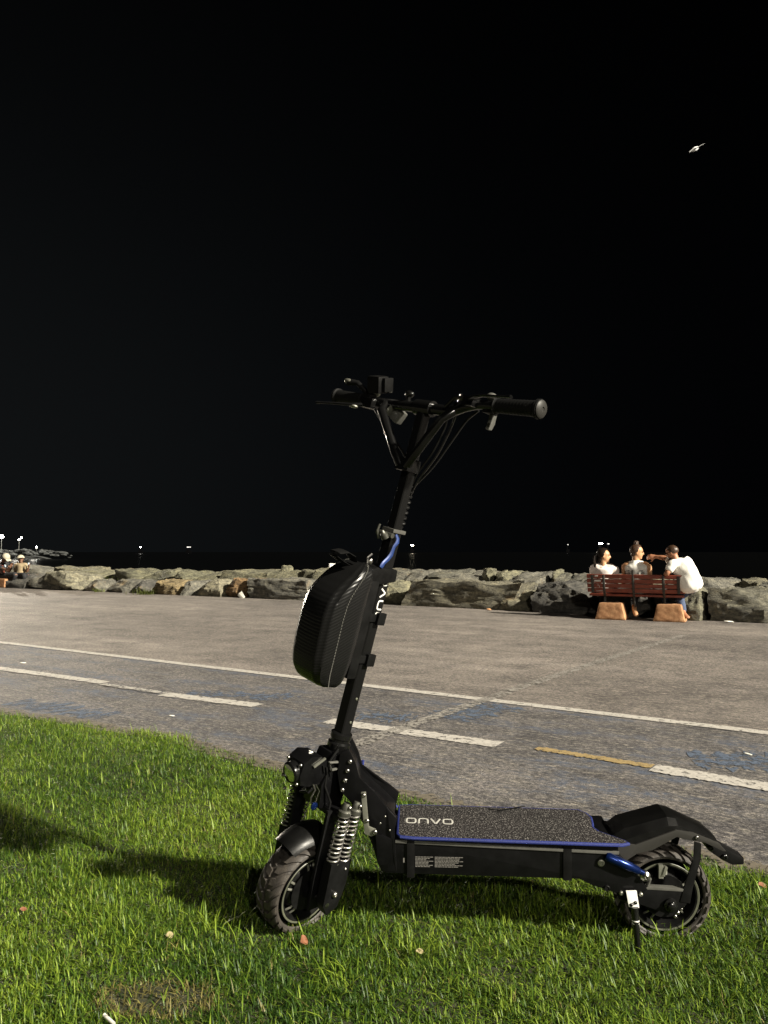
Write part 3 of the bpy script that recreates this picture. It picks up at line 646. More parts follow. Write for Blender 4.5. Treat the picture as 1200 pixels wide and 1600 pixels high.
def add_oval(bm, pts, rr2, n=20):
    """closed oval tube, (rx, ry) = half width across the body and half depth"""
    pts = [Vector(p) for p in pts]; rr2 = [(r, r) if not isinstance(r, tuple) else r for r in rr2]; rings = []; N = len(pts)
    P2 = []; R2 = []
    for i in range(N-1):          # smooth the path and radii
        p0, p1, p2, p3 = pts[max(0, i-1)], pts[i], pts[i+1], pts[min(N-1, i+2)]
        q0, q1, q2, q3 = [Vector(rr2[j]) for j in (max(0, i-1), i, i+1, min(N-1, i+2))]
        for k in range(5):
            t = k/5; w = (0.5*(-t+2*t*t-t**3), 0.5*(2-5*t*t+3*t**3), 0.5*(t+4*t*t-3*t**3), 0.5*(-t*t+t**3))
            P2.append(p0*w[0]+p1*w[1]+p2*w[2]+p3*w[3]); R2.append(q0*w[0]+q1*w[1]+q2*w[2]+q3*w[3])
    P2.append(pts[-1]); R2.append(Vector(rr2[-1])); N = len(P2)
    d0 = (P2[1]-P2[0]).normalized(); d1 = (P2[-1]-P2[-2]).normalized()
    for end, d, ins in ((0, -d0, True), (-1, d1, False)):   # rounded ends
        p, r = P2[end].copy(), R2[end].copy(); m = min(r.x, r.y)*.6
        extra = [(p+d*m*.6, r*.8), (p+d*m, r*.4)]
        if ins:
            for e_ in extra: P2.insert(0, e_[0]); R2.insert(0, e_[1])
        else:
            for e_ in extra: P2.append(e_[0]); R2.append(e_[1])
    N = len(P2)
    for i, p in enumerate(P2):
        t = (P2[min(i+1, N-1)]-P2[max(i-1, 0)]).normalized(); x = Vector((1, 0, 0)) if abs(t.x) < .8 else Vector((0, 1, 0))
        x = (x-t*x.dot(t)).normalized(); y = t.cross(x)
        rings.append([bm.verts.new(p+x*(R2[i].x*math.cos(2*math.pi*k/n))+y*(R2[i].y*math.sin(2*math.pi*k/n))) for k in range(n)])
    for A, B in zip(rings, rings[1:]):
        for k in range(n): bm.faces.new((A[k], A[(k+1) % n], B[(k+1) % n], B[k]))
    bm.faces.new(rings[0][::-1]); bm.faces.new(rings[-1]); return bm
TS = bpy.data.scenes.new('fusing')
def fuse(name, bm, m, parent, vox=.009, it=3, folds=0.0, seed=0):
    """melt overlapping volumes into one continuous surface"""
    bmesh.ops.recalc_face_normals(bm, faces=bm.faces)
    me = bpy.data.meshes.new(name); bm.to_mesh(me); bm.free(); o = bpy.data.objects.new(name, me); TS.collection.objects.link(o)
    md = o.modifiers.new('fuse', 'REMESH'); md.mode = 'VOXEL'; md.voxel_size = vox; md.use_smooth_shade = True
    sm = o.modifiers.new('soft', 'SMOOTH'); sm.factor = .5; sm.iterations = it
    TS.view_layers[0].update(); dg = TS.view_layers[0].depsgraph; me3 = bpy.data.meshes.new_from_object(o.evaluated_get(dg)); o.modifiers.clear()
    TS.collection.objects.unlink(o); COL.objects.link(o)
    if folds:
        for v in me3.vertices:
            c = v.co; k = noise.noise(Vector((c.x*7+c.z*9+seed, c.y*7, c.z*5-c.x*8)))+.6*noise.noise(Vector((c.x*16, c.y*16+seed, c.z*11+c.x*14)))
            v.co = c+v.normal*(k*folds)
    o.data = me3; me3.materials.clear(); me3.materials.append(M[m]); me3.shade_smooth(); o.parent = parent; return o
def V(*a): return Vector(a)
def head_chain(nk, hc, face, r=0.088):
    """neck point, head centre, facing unit vector -> list of chain items; returns chains continuing from neck"""
    f = Vector(face).normalized(); up = (hc-nk).normalized()
    return [(nk, (0.052, 0.05)), (nk.lerp(hc, 0.45), (0.05, 0.05)), (hc-up*0.02, (r*0.92, r)), (hc+up*0.05, (r*0.86, r*0.92))], f, up
def add_hand(bm, wrist, d, palm_n, curl=0.4, s=1.0):
    """hand with palm, four fingers and a thumb"""
    d = Vector(d).normalized(); n = Vector(palm_n); n = (n-d*n.dot(d)).normalized(); sd_ = d.cross(n)
    W = Vector(wrist)
    add_tube(bm, [W-d*.01, W+d*.03*s, W+d*.07*s, W+d*.088*s], [.026*s, .036*s, .041*s, .034*s], 10, flat=(0.42, 1.0, n))
    for i, (o_, l) in enumerate([(-.03, .062), (-.01, .072), (.01, .068), (.028, .052)]):
        a = W+d*.08*s+sd_*o_*s; b_ = a+(d-n*curl*0.5).normalized()*l*.5*s; c_ = b_+(d-n*curl*1.6).normalized()*l*.5*s
        add_tube(bm, [a, b_, c_], [.0095*s, .009*s, .0065*s], 7)
    a = W+d*.03*s-sd_*.03*s; add_tube(bm, [a, a+(d*.5-sd_*.8).normalized()*.035*s, a+(d*.8-sd_*.6-n*.3).normalized()*.065*s], [.012*s, .011*s, .008*s], 7)

def person(label, group, mtx, H_, S_L, S_R, NK, HD, face, pel, arms, legs, skin, shirt_m, trouser_m, hair_fn, shirt_r=None, sleeves=True, extra=None, tor=None, sleeve_len=1.0, hands=()):
    """all points in the frame of mtx. one continuous fused body, clothes and hair as children"""
    root = empty('person', mtx, label, 'person', group)
    f = Vector(face).normalized(); up = (HD-NK).normalized(); f = (f-up*f.dot(up)*.8).normalized(); side = f.cross(up).normalized()
    tz = tor or Vector((0, 0, 0)); mid = pel.lerp(NK, 0.45) + tz; chest = pel.lerp(NK, 0.78)+tz*0.6
    bm = newbm()
    add_oval(bm, [pel, mid, chest, chest.lerp(NK, .6), NK-up*.012], [(.155, .115), (.125, .095), (.150, .105), (.115, .085), (.060, .058)])
    add_oval(bm, [NK-up*.05, NK, NK.lerp(HD, .5)-f*.008, HD-up*.01-f*.012], [.060, .054, .052, .052])
    for (sh, el, wr) in arms: add_oval(bm, [chest.lerp(sh, .45)+Vector((0, 0, .02)), sh, sh.lerp(el, .5), el, el.lerp(wr, .35), wr], [.058, .056, .045, .038, .039, .026], 14)
    for (hp, kn, an, toe) in legs:
        add_oval(bm, [hp, hp.lerp(kn, .55), kn, kn.lerp(an, .35), an], [.092, .074, .056, .054, .036], 16)
        add_oval(bm, [an, an+(toe-an)*.35-Vector((0, 0, .008)), toe], [.036, (.038, .032), (.036, .022)], 12)
    RO = Matrix((side, f, up)).transposed().to_4x4(); C_ = HD
    add_sphere(bm, C_+up*.025-f*.006, (.074, .094, .082), RO, 24, 16)
    add_sphere(bm, C_+f*.022-up*.032, (.060, .066, .080), RO, 24, 16)
    add_sphere(bm, C_+f*.066-up*.088, (.026, .026, .024), RO); add_sphere(bm, C_+f*.078+up*.026, (.045, .014, .012), RO)
    add_tube(bm, [C_+f*.084+up*.018, C_+f*.098-up*.004, C_+f*.107-up*.022, C_+f*.088-up*.030], [.010, .0115, .014, .011], 10)
    add_sphere(bm, C_+f*.085-up*.050, (.021, .010, .006), RO); add_sphere(bm, C_+f*.084-up*.060, (.019, .010, .006), RO)
    for s in (-1, 1): add_sphere(bm, C_+side*s*.072-up*.005-f*.008, (.010, .020, .031), RO)
    for (w_, d_, n_, c_, k_) in hands: add_hand(bm, w_, d_, n_, c_, k_)
    fuse('body', bm, skin, root, .012, 1)
    for s in (-1, 1):
        bm = newbm(); add_sphere(bm, C_+f*.088+side*s*.030+up*.008, (.011, .006, .006), RO); obj('eye', bm, 'hair', root)
        bm = newbm(); add_tube(bm, [C_+f*.088+side*s*.014+up*.026, C_+f*.092+side*s*.03+up*.031, C_+f*.082+side*s*.046+up*.026], [.002, .0035, .002], 6); obj('eyebrow', bm, 'hair', root)
    sr = shirt_r or 1.0
    if not sleeves: sr = 1.1
    low = pel - (chest-pel).normalized()*.045
    bm = newbm(); add_oval(bm, [low, pel.lerp(mid, .4), mid, chest, chest.lerp(NK, .6), NK-up*(.018 if sleeves else .004)], [(.17*sr, .135*sr), (.172*sr, .140*sr), (.150*sr, .122*sr), (.168*sr, .126*sr), (.135, .10), (.082, .074) if sleeves else (.066, .066)])
    for (sh, el, wr) in arms:
        if sleeves: add_oval(bm, [chest.lerp(sh, .4)+Vector((0, 0, .025)), sh+Vector((0, 0, .004)), sh.lerp(el, .35*sleeve_len), sh.lerp(el, .58*sleeve_len)], [.075, .073, .068, .068], 16)
        else: add_oval(bm, [chest, chest.lerp(sh, .55)+Vector((0, 0, .055))], [.07, .048], 14)
    fuse('shirt', bm, shirt_m, root, .017, 2, .007, HD.x*10)
    for (hp, kn, an, toe) in legs:
        bm = newbm(); add_oval(bm, [pel.lerp(hp, .3)+Vector((0, 0, -.02)), hp, hp.lerp(kn, .6), kn, kn.lerp(an, .5), kn.lerp(an, .86)], [.13, .108, .088, .070, .062, .052], 16); fuse('trouser_leg', bm, trouser_m, root, .018, 2, .006, kn.x*9)
    hair_fn(root, HD, f, up, side)
    if extra: extra(root, HD, f, up, side)
    return root
def hair_cap(name, root, HD, f, up, side, m, back=0.0, r=(.083, .102, .093), o=(0, -.012, .028), seed=1):
    bm = newbm(); b = bmesh.new(); bmesh.ops.create_icosphere(b, subdivisions=4, radius=1)
    Rm = Matrix((side, f, up)).transposed().to_4x4()
    dl = [v for v in b.verts if (v.co.y > 0.30+0.35*v.co.z and v.co.z < 0.72) or v.co.z < -0.62]
    bmesh.ops.delete(b, geom=dl, context='VERTS')
    for v in b.verts:
        v.co *= 1+0.05*noise.noise(Vector((v.co.x*11, v.co.y*3, v.co.z*3+seed)))
        v.co = Vector((v.co.x*r[0], v.co.y*r[1], v.co.z*r[2]))
    bmesh.ops.solidify(b, geom=b.faces[:], thickness=0.008)
    return obj(name, join(bm, b, Matrix.Translation(HD+side*o[0]+f*o[1]+up*o[2]) @ Rm), m, root)
# --- woman on the left, pale pink T-shirt, dark tied hair
fr = V(1, .12, -0.02)
def hairA(root, HD, f, up, side):
    h = hair_cap('hair', root, HD, f, up, side, 'hair', seed=1, r=(.090, .112, .102))
    bm = newbm(); b0 = HD-f*.10+up*.03
    for k in range(5):
        w_ = (k-2)*.018; add_tube(bm, [b0+side*w_*.5, b0-f*.04-up*.05+side*w_, b0-f*.045-up*.13+side*w_, b0-f*.02-up*.22+side*w_*.8, b0+f*.0-up*.28], [.022, .027, .025, .02, .006], 7)
    obj('ponytail', bm, 'hair', h)
    bm = newbm(); add_sphere(bm, HD-f*.055-up*.05, (.062, .05, .075), Matrix((side, f, up)).transposed().to_4x4()); obj('nape_hair', bm, 'hair', h)
    bm = newbm(); add_tube(bm, [HD-f*.05-up*.08, HD-f*.05-up*.16, HD+f*.0-up*.25, HD+f*.06-up*.33], .008, 6); obj('strand', bm, 'hair', h)
def B3(x, y, ly): return Vector(bl(x, y, ly))
hd = B3(943.5, 868.5, .34); nk = B3(943, 882.5, .33); pelv = Vector((nk.x-.02, .38, .50))
sL, sR = Vector((nk.x-.15, .34, nk.z-.06)), Vector((nk.x+.155, .36, nk.z-.07))
person('woman with dark tied hair in a pale T-shirt, leftmost on the red bench', 'people sitting on the red bench', BM, 1, sL, sR, nk, hd, fr, pelv,
       [(sL, sL+V(-.02, .08, -.26), sL+V(.08, .3, -.33)), (sR, sR+V(.02, .08, -.26), sR+V(-.08, .3, -.33))],
       [(pelv+V(-.09, .06, -.02), pelv+V(-.1, .46, .0), pelv+V(-.1, .5, -.40), pelv+V(-.1, .62, -.44)), (pelv+V(.09, .06, -.02), pelv+V(.1, .46, .0), pelv+V(.1, .5, -.40), pelv+V(.1, .62, -.44))],
       'skin', 'shirtp', 'dark', hairA, hands=[(sL+V(.08, .3, -.33), V(.6, .8, 0), V(0, 0, 1), .3, .9), (sR+V(-.08, .3, -.33), V(-.6, .8, 0), V(0, 0, 1), .3, .9)])
# --- middle woman, sleeveless white top, hair in a bun
def hairB(root, HD, f, up, side):
    h = hair_cap('hair', root, HD, f, up, side, 'hairb', seed=3, r=(.087, .106, .097))
    bm = newbm(); add_sphere(bm, HD-f*.045-up*.035, (.064, .05, .055), Matrix((side, f, up)).transposed().to_4x4()); obj('nape_hair', bm, 'hairb', h)
    bm = newbm(); add_sphere(bm, HD+up*.135-f*.03, (.038, .042, .034))
    for k in range(10):
        a = k*0.63; add_tube(bm, [HD+up*.135-f*.03+(f*math.cos(a)+side*math.sin(a))*.036-up*.02, HD+up*.155-f*.03+(f*math.cos(a+.5)+side*math.sin(a+.5))*.032, HD+up*.168-f*.03+(f*math.cos(a+1.)+side*math.sin(a+1.))*.015], .009, 5)
    obj('hair_bun', bm, 'hairb', h)
    bm = newbm(); add_lathe(bm, [(.030, -.006), (.036, 0), (.030, .006)], HD+up*.112-f*.025, up, 16); obj('hair_tie', bm, 'white', h)
hd = B3(995, 862.5, .34); nk = B3(993, 877, .33); pelv = Vector((nk.x+.02, .38, .50))
sL, sR = Vector((nk.x-.16, .34, nk.z-.08)), Vector((nk.x+.18, .35, nk.z-.08))
w2 = person('woman with brown hair bun in sleeveless white top, middle of the red bench', 'people sitting on the red bench', BM, 1, sL, sR, nk, hd, V(1, .25, -.05), pelv,
       [(sL, sL+V(-.035, .06, -.27), sL+V(.08, .28, -.3)), (sR, sR+V(.035, .06, -.27), sR+V(-.06, .28, -.3))],
       [(pelv+V(-.09, .06, -.02), pelv+V(-.09, .34, -.02), B3(991, 951, .22), B3(994.5, 962, .10)), (pelv+V(.09, .06, -.02), pelv+V(.1, .46, .0), pelv+V(.1, .44, -.40), pelv+V(.1, .56, -.44))],
       'skin', 'shirt', 'dark', hairB, sleeves=False, hands=[(sL+V(.08, .28, -.3), V(.6, .8, 0), V(0, 0, 1), .3, .9), (sR+V(-.06, .28, -.3), V(-.6, .8, 0), V(0, 0, 1), .3, .9)])
# printed marks on the back of the top (small bars)
for s in (-1, 1):
    for k, (dz, ww) in enumerate([(-.165, .10), (-.19, .12), (-.145, .05)]):
        bm = newbm(); cx = nk.x+s*.10; add_tube(bm, [(cx-ww/2, .34-.125, nk.z+dz), (cx, .34-.132, nk.z+dz), (cx+ww/2, .34-.125, nk.z+dz)], .0045, 5); obj('print_mark', bm, 'plast', w2)
# --- man at the right end, white T-shirt, leaning towards the women
def hairC(root, HD, f, up, side):
    h = hair_cap('hair', root, HD, f, up, side, 'hairb', seed=5, r=(.079, .098, .087), o=(0, -.012, .024))
    bm = newbm(); add_sphere(bm, HD+f*.052-up*.078, (.050, .046, .036), Matrix((side, f, up)).transposed().to_4x4()); obj('beard', bm, 'hair', root)
    bm = newbm()
    for s in (-1, 1): add_tube(bm, [HD-f*.02+side*s*.088+up*.012, HD+f*.095+side*s*.05+up*.014], .004, 6); add_sphere(bm, HD+f*.1+side*s*.032+up*.01, (.008, .026, .02), rot_to(up))
    obj('glasses', bm, 'gloss', root)
hd = B3(1050, 863, .22); nk = B3(1057, 878, .22); pelv = B3(1078, 913, .20)
sL = B3(1051, 882, .08); sR = B3(1052, 878, .36)
elL = B3(1042, 896, .02); wrL = B3(1040, 899, .30); elR = B3(1039, 872, .42); wrR = B3(1025, 870, .44)
HC = [(wrR, (B3(1010, 870, .45)-wrR), V(0, -1, .3), .8, 1.15), (wrL, V(-1, .3, -.1), V(0, 0, 1), .3, 1.0)]
person('bearded man in a loose white T-shirt leaning over at the right end of the bench', 'people sitting on the red bench', BM, 1, sL, sR, nk, hd, V(-1, .28, -.08), pelv,
       [(sL, elL, wrL), (sR, elR, wrR)],
       [(pelv+V(-.02, .05, -.02), B3(1062, 932, .42), B3(1068, 958, .20), B3(1075, 965, .08)), (pelv+V(.0, .16, -.02), B3(1040, 930, .62), B3(1042, 955, .52), B3(1034, 966, .50))],
       'skin2', 'shirt', 'jeans', hairC, shirt_r=1.06, tor=V(.045, -.01, .03), hands=HC)
# --- two people at the left edge (about 22 m away) on a second bench
B2 = gr(-14, 917.5); B2M = Matrix.Translation(B2) @ BR; B2I = B2M.inverted()
def l2(x, y, ly=0.3): return B2I @ on_plane(x, y, B2+NRM*ly, NRM)
make_bench(B2M @ Matrix.Translation((0, .05, 0)), -1.5, .35, 0.66, 'second dark park bench cut off by the left edge')
foot_block(B2M @ Matrix.Translation((l2(0, 917, 0).x, 0, 0)), 'orange concrete foot of the bench at the left edge')
foot_block(B2M @ Matrix.Translation((-1.3, 0, 0)), 'orange concrete foot of the bench beyond the left edge')
def cap_fn(m):
    def fn(root, HD, f, up, side):
        hair_cap('hair', root, HD, f, up, side, 'hair', seed=8)
        bm = newbm(); b = bmesh.new(); bmesh.ops.create_uvsphere(b, u_segments=20, v_segments=10, radius=1)
        bmesh.ops.delete(b, geom=[v for v in b.verts if v.co.z < -.02], context='VERTS'); bmesh.ops.scale(b, vec=(.11, .12, .11), verts=b.verts)
        join(bm, b, Matrix.Translation(HD+up*.03) @ Matrix((side, f, up)).transposed().to_4x4())
        add_box(bm, HD+up*.035+f*.14, (.15, .09, .008), Matrix((side, f, up)).transposed().to_4x4(), bev=.003); obj('cap', bm, m, root)
    return fn
nk = l2(3, 880); hd = l2(9, 871); pelv = l2(-2, 901)
sL = nk+V(-.05, -.15, -.06); sR = nk+V(.02, .17, -.06)
def exD(root, HD, f, up, side):
    bm = newbm(); p = l2(8, 884, .15); add_box(bm, p, (.08, .01, .05), Matrix.Rotation(.5, 4, 'Y'), bev=.003); obj('phone', bm, 'screen', root)
person('hunched person in white cap and dark clothes at the left edge looking down', 'people on the far left bench', B2M, 1, sL, sR, nk, hd, V(.85, .1, -.5), pelv,
       [(sL, l2(10, 891, .12), l2(16, 886, .12)), (sR, l2(14, 893, .4), l2(18, 887, .4))],
       [(pelv+V(.05, -.08, 0), l2(24, 898, .2), l2(19, 914, .2), l2(25, 916.5, .12)), (pelv+V(.05, .1, 0), l2(30, 898, .42), l2(32, 913, .42), l2(37, 916, .36))],
       'skin_dim', 'dark', 'dark', cap_fn('beige2'), extra=exD, hands=[(l2(16, 886, .12), V(.3, .2, .8), V(-1, 0, 0), .6, 1), (l2(18, 887, .4), V(0, -.8, .3), V(-1, 0, 0), .6, 1)])
nk = l2(33, 880, .5); hd = l2(32.5, 874, .5); pelv = l2(33, 900, .5); sL = nk+V(-.15, -.06, -.07); sR = nk+V(.16, .05, -.07)
def exE(root, HD, f, up, side):
    bm = newbm(); p = l2(44.5, 882, .5); add_box(bm, p, (.055, .012, .11), bev=.003); obj('phone', bm, 'screen', root)
person('person in beige top and white cap holding up a phone at the left', 'people on the far left bench', B2M, 1, sL, sR, nk, hd, V(.75, -.5, -.1), pelv,
       [(sL, sL+V(-.07, .02, -.22), l2(31, 897, .4)), (sR, l2(42, 893, .5), l2(45, 887, .5))],
       [(pelv+V(.02, -.08, 0), l2(38, 899, .25), l2(38, 914, .3), l2(33, 917, .2)), (pelv+V(.05, .08, 0), l2(44, 900, .45), l2(41, 914, .5), l2(38, 916, .4))],
       'skin_dim', 'beige', 'dark', cap_fn('beige2'), extra=exE, hands=[(l2(31, 897, .4), V(1, 0, 0), V(0, 0, 1), .3, 1), (l2(45, 887, .5), V(0, 0, 1), V(0, -1, 0), .8, 1)])

bpy.data.scenes.remove(TS)
# ------------------------------------------------------------------ the blades of the lawn
N0 = 1500000
gx = rng.uniform(-3.7, 2.7, N0); gy = rng.uniform(1.45, 6.2, N0)
ok = (gy < edge_y(gx) + 0.03 + 0.025*snoise(gx, gy, 1.5, 3)) & (np.abs(gx) < gy*0.5+0.55)
dist = np.hypot(gx, gy); ok &= rng.uniform(0, 1, N0) < np.clip(2.2/dist, 0.38, 1)
# thinned dry patch at the bottom of the picture
px_, py_ = gr(245, 1575, .02).x, gr(245, 1575, .02).y
dry = np.exp(-(((gx-px_)/0.13)**2+((gy-py_)/0.07)**2))
ok &= ~((dry > 0.45) & (rng.uniform(0, 1, N0) < 0.72))
gx, gy, dry = gx[ok], gy[ok], dry[ok]; n = len(gx)
cl = snoise(gx, gy, 2.2, 11); cl2 = snoise(gx, gy, 6.0, 12)
h = np.clip(rng.normal(0.0245, 0.009, n)*(1+0.16*cl+0.22*cl2), 0.010, 0.06)
edge_d = edge_y(gx)-gy; h *= np.where(edge_d < 0.12, 0.8, 1.0)
w = rng.uniform(0.0015, 0.0032, n)
yaw_ = rng.uniform(0, 2*np.pi, n) + 0.8*cl; lean_ = np.abs(rng.normal(0.65, 0.45, n)); curl_ = rng.normal(1.0, 0.75, n)
tA = np.array([0.086, 0.150, 0.012]); tB = np.array([0.205, 0.275, 0.030]); tC = np.array([0.022, 0.055, 0.007])
q = np.clip(0.38+0.36*rng.normal(size=n)+0.16*snoise(gx, gy, 0.9, 21), 0, 1)[:, None]
tint = np.where(q < 0.5, tC+(tA-tC)*(q*2), tA+(tB-tA)*(q*2-1))
yel = (rng.uniform(0, 1, n) < 0.012+0.05*(snoise(gx, gy, 1.6, 31) > 1.1)+0.7*(dry > .3))[:, None]
tint = np.where(yel, np.array([[0.21, 0.185, 0.06]])*rng.uniform(0.4, 1.1, (n, 1)), tint)
grass('grass', n, gx, gy, lawn_z(gx, gy)-0.002, h, w, yaw_, lean_, curl_, tint, 'short green lawn grass around the scooter')
# longer straggling blades
n2 = 3600; ax_ = rng.uniform(-3.3, 2.4, n2); ay_ = rng.uniform(1.4, 5.9, n2); k = (ay_ < edge_y(ax_)-0.02) & (np.abs(ax_) < ay_*0.5+0.5); ax_, ay_ = ax_[k], ay_[k]; n2 = len(ax_)
def tuft(cx, cy, m, r): return rng.normal(cx, r, m), rng.normal(cy, r*0.7, m)
T1 = [gr(255, 1150, .03), gr(285, 1152, .03), gr(225, 1143, .03), gr(965, 1440, .02), gr(905, 1450, .02), gr(660, 1490, .02), gr(520, 1545, .02), gr(340, 1455, .02), gr(1010, 1460, .02)]
for p in T1:
    a_, b_ = tuft(p.x, p.y, 60, 0.045); ax_ = np.concatenate([ax_, a_]); ay_ = np.concatenate([ay_, b_])
n2 = len(ax_); q2 = rng.uniform(0, 1, (n2, 1))
grass('long_grass', n2, ax_, ay_, lawn_z(ax_, ay_), rng.uniform(0.04, 0.078, n2), rng.uniform(0.0025, 0.0042, n2), rng.uniform(0, 6.28, n2), np.abs(rng.normal(0.4, 0.3, n2)), rng.normal(0.7, 0.5, n2), tA+(tB-tA)*q2, 'longer grass blades sticking up out of the lawn')

print('blades', n, n2)
# ================================================================== THE SCOOTER
SCO = Matrix.Translation((0.27, 2.17, 0.02)) @ Matrix.Rotation(rad(-2.5), 4, 'Z') @ Matrix.Rotation(rad(4), 4, 'X')
tilt = rad(14.5); th = rad(48)
aw = Vector((math.sin(tilt), 0, math.cos(tilt))); u0 = Vector((math.cos(tilt), 0, -math.sin(tilt))); v0 = Vector((0, 1, 0))
U_ = u0*math.cos(th)+v0*math.sin(th); V_ = -u0*math.sin(th)+v0*math.cos(th)
ST = Matrix.Translation((-.493, 0, .125)) @ Matrix((U_, V_, aw)).transposed().to_4x4()
sco = empty('electric_scooter', SCO, 'black electric kick scooter with blue edged deck mat standing on the grass', 'scooter')
def P(name, bm, m, steer=False, **k): return obj(name, bm, m, sco, ST if steer else None, **k)
def S(name, bm, m, par, **k): return obj(name, bm, m, par, **k)

# ---- wheels
def tyre_pt(R, hw, rimr, s, a, lift=0.0):
    """s in [-1,1] across the tyre, a angle; wheel axis = y"""
    ph = s*rad(118); rc = (R+rimr)/2+.004; rv = R-rc
    rr_ = rc + (rv+lift)*math.copysign(abs(math.cos(ph))**0.8, math.cos(ph)); yy = (hw+lift*0.7)*math.copysign(abs(math.sin(ph))**0.8, math.sin(ph))
    return Vector((rr_*math.cos(a), yy, rr_*math.sin(a)))
def wheel(name, center, steer, flip=1, R=.125, hw=.044, rimr=.088):
    bm = newbm(); add_lathe(bm, [(.02, -.05), (.02, .05)], (0, 0, 0), (0, 1, 0), 20); w = P(name, bm, 'blackm', steer)
    w.matrix_local = (ST if steer else Matrix.Identity(4)) @ Matrix.Translation(center)
    b = newbm(); NA, NS = 96, 20; grid = []
    for i in range(NA):
        a = 2*math.pi*i/NA; grid.append([b.verts.new(tyre_pt(R-.006, hw-.004, rimr, -1+2*j/NS, a)) for j in range(NS+1)])
    for i in range(NA):
        for j in range(NS): b.faces.new((grid[i][j], grid[i][j+1], grid[(i+1) % NA][j+1], grid[(i+1) % NA][j]))
    # tread lugs
    nl = 24
    for i in range(nl):
        for sd_ in (-1, 1):
            a0 = 2*math.pi*(i+(0.5 if sd_ > 0 else 0))/nl
            path = [(.03, 0.0), (.20, .035*flip), (.30, .12*flip), (.44, .20*flip), (.60, .27*flip), (.74, .30*flip)]
            wa = [.072, .075, .078, .082, .086, .078]
            top = []; bot = []
            for (s_, da), ww in zip(path, wa):
                for e_ in (-1, 1):
                    aa = a0+da+e_*ww; top.append(tyre_pt(R, hw, rimr, sd_*s_, aa, .0012)); bot.append(tyre_pt(R-.009, hw-.006, rimr, sd_*s_, aa+e_*.012))
            tv = [b.verts.new(p) for p in top]; bv = [b.verts.new(p) for p in bot]
            for k in range(len(path)-1):
                q = 2*k; b.faces.new((tv[q], tv[q+1], tv[q+3], tv[q+2])); b.faces.new((tv[q], tv[q+2], bv[q+2], bv[q])); b.faces.new((tv[q+1], bv[q+1], bv[q+3], tv[q+3]))
            b.faces.new((tv[0], bv[0], bv[1], tv[1])); b.faces.new((tv[-2], tv[-1], bv[-1], bv[-2]))
    S('tyre', b, 'rubber', w, ang=30)
    b = newbm(); add_lathe(b, [(rimr-.006, -.036), (rimr+.003, -.038), (rimr+.003, -.031), (rimr-.006, -.026), (rimr-.012, -.015), (rimr-.012, .015), (rimr-.006, .026), (rimr+.003, .031), (rimr+.003, .038), (rimr-.006, .036), (rimr-.018, .01), (rimr-.018, -.01), (rimr-.006, -.036)], (0, 0, 0), (0, 1, 0), 64, cap=False)
    S('rim', b, 'plast', w)
    for s_ in (-1, 1):
        b = newbm(); add_lathe(b, [(rimr-.002, s_*.0375), (rimr+.0025, s_*.0385), (rimr+.0035, s_*.0375)], (0, 0, 0), (0, 1, 0), 64, cap=False); S('rim_line', b, 'rimp', w)
    b = newbm(); add_lathe(b, [(.0, -.030), (.03, -.031), (.034, -.027), (.058, -.024), (.066, -.016), (.070, 0), (.066, .016), (.058, .024), (.034, .027), (.03, .031), (0, .030)], (0, 0, 0), (0, 1, 0), 48, cap=False); S('hub_motor', b, 'gloss', w)
    for k in range(5):
        a = 2*math.pi*k/5+0.35; b = newbm(); d = Vector((math.cos(a), 0, math.sin(a))); t_ = Vector((-math.sin(a), 0, math.cos(a)))
        for q in (-1, 1): add_tube(b, [d*.034+t_*.004*q+V(0, -.029, 0), d*.060+t_*.009*q+V(0, -.026, 0), d*.074+t_*.011*q+V(0, -.018, 0)], .0032, 6)
        S('spoke', b, 'alu', w)
    b = newbm(); add_lathe(b, [(.055, -.034), (.057, -.034), (.057, -.032), (.03, -.032)], (0, 0, 0), (0, 1, 0), 40); S('brake_disc', b, 'plast', w)
    return w
fw_ = wheel('front_wheel', (-.012, 0, 0), True, flip=-1)
rw_ = wheel('rear_wheel', (.482, 0, .123), False, flip=-1)
rw_.rotation_mode = 'XYZ'

# ---- deck
bm = newbm()
add_prism(bm, [(-.288, .30), (-.284, .228), (-.262, .200), (.245, .194), (.278, .178), (.362, .152), (.40, .15), (.42, .17), (.40, .20), (.345, .262), (.345, .286), (-.24, .292)], -.093, .093, .004)
deck = P('deck_body', bm, 'black', ang=35)
bm = newbm(); add_prism(bm, [(-.236, .283), (.345, .262), (.346, .270), (-.235, .291)], -.0975, -.0935, .001); S('deck_trim', bm, 'grey', deck)
bm = newbm(); add_prism(bm, [(-.236, .283), (.345, .262), (.346, .270), (-.235, .291)], .0935, .0975, .001); S('deck_trim', bm, 'grey', deck)
for x0, x1 in ((-.205, -.185), (.202, .224)):
    bm = newbm(); add_box(bm, ((x0+x1)/2, 0, .243), (x1-x0, .196, .102), bev=.001); S('velcro_strap', bm, 'plast', deck)
bm = newbm(); add_lathe(bm, [(.009, 0), (.009, .002), (.006, .003), (.0055, .001), (0, .001)], (.30, -.0935, .238), (0, -1, 0), 16); S('port_cap', bm, 'alu', deck)
rl = random.Random(3)
for (xa, xb, rows_) in ((-.183, -.140, 8), (-.132, -.062, 8)):
    for k in range(rows_):
        z = .2455-k*.0036; x = xa; end = xb-rl.uniform(0, .5)*(xb-xa)*(1 if k % 3 else 0)
        bm = newbm()
        while x < end:
            l_ = rl.uniform(.003, .009); add_box(bm, (min(x+l_/2, end), -.0937, z-.00003*k), (l_, .0006, .0017)); x += l_+.0012
        S('print_line', bm, 'labelp', deck, smooth=False)
bm = newbm(); add_box(bm, (-.213, -.0937, .236), (.004, .0008, .012)); S('print_mark', bm, 'labelp', deck)
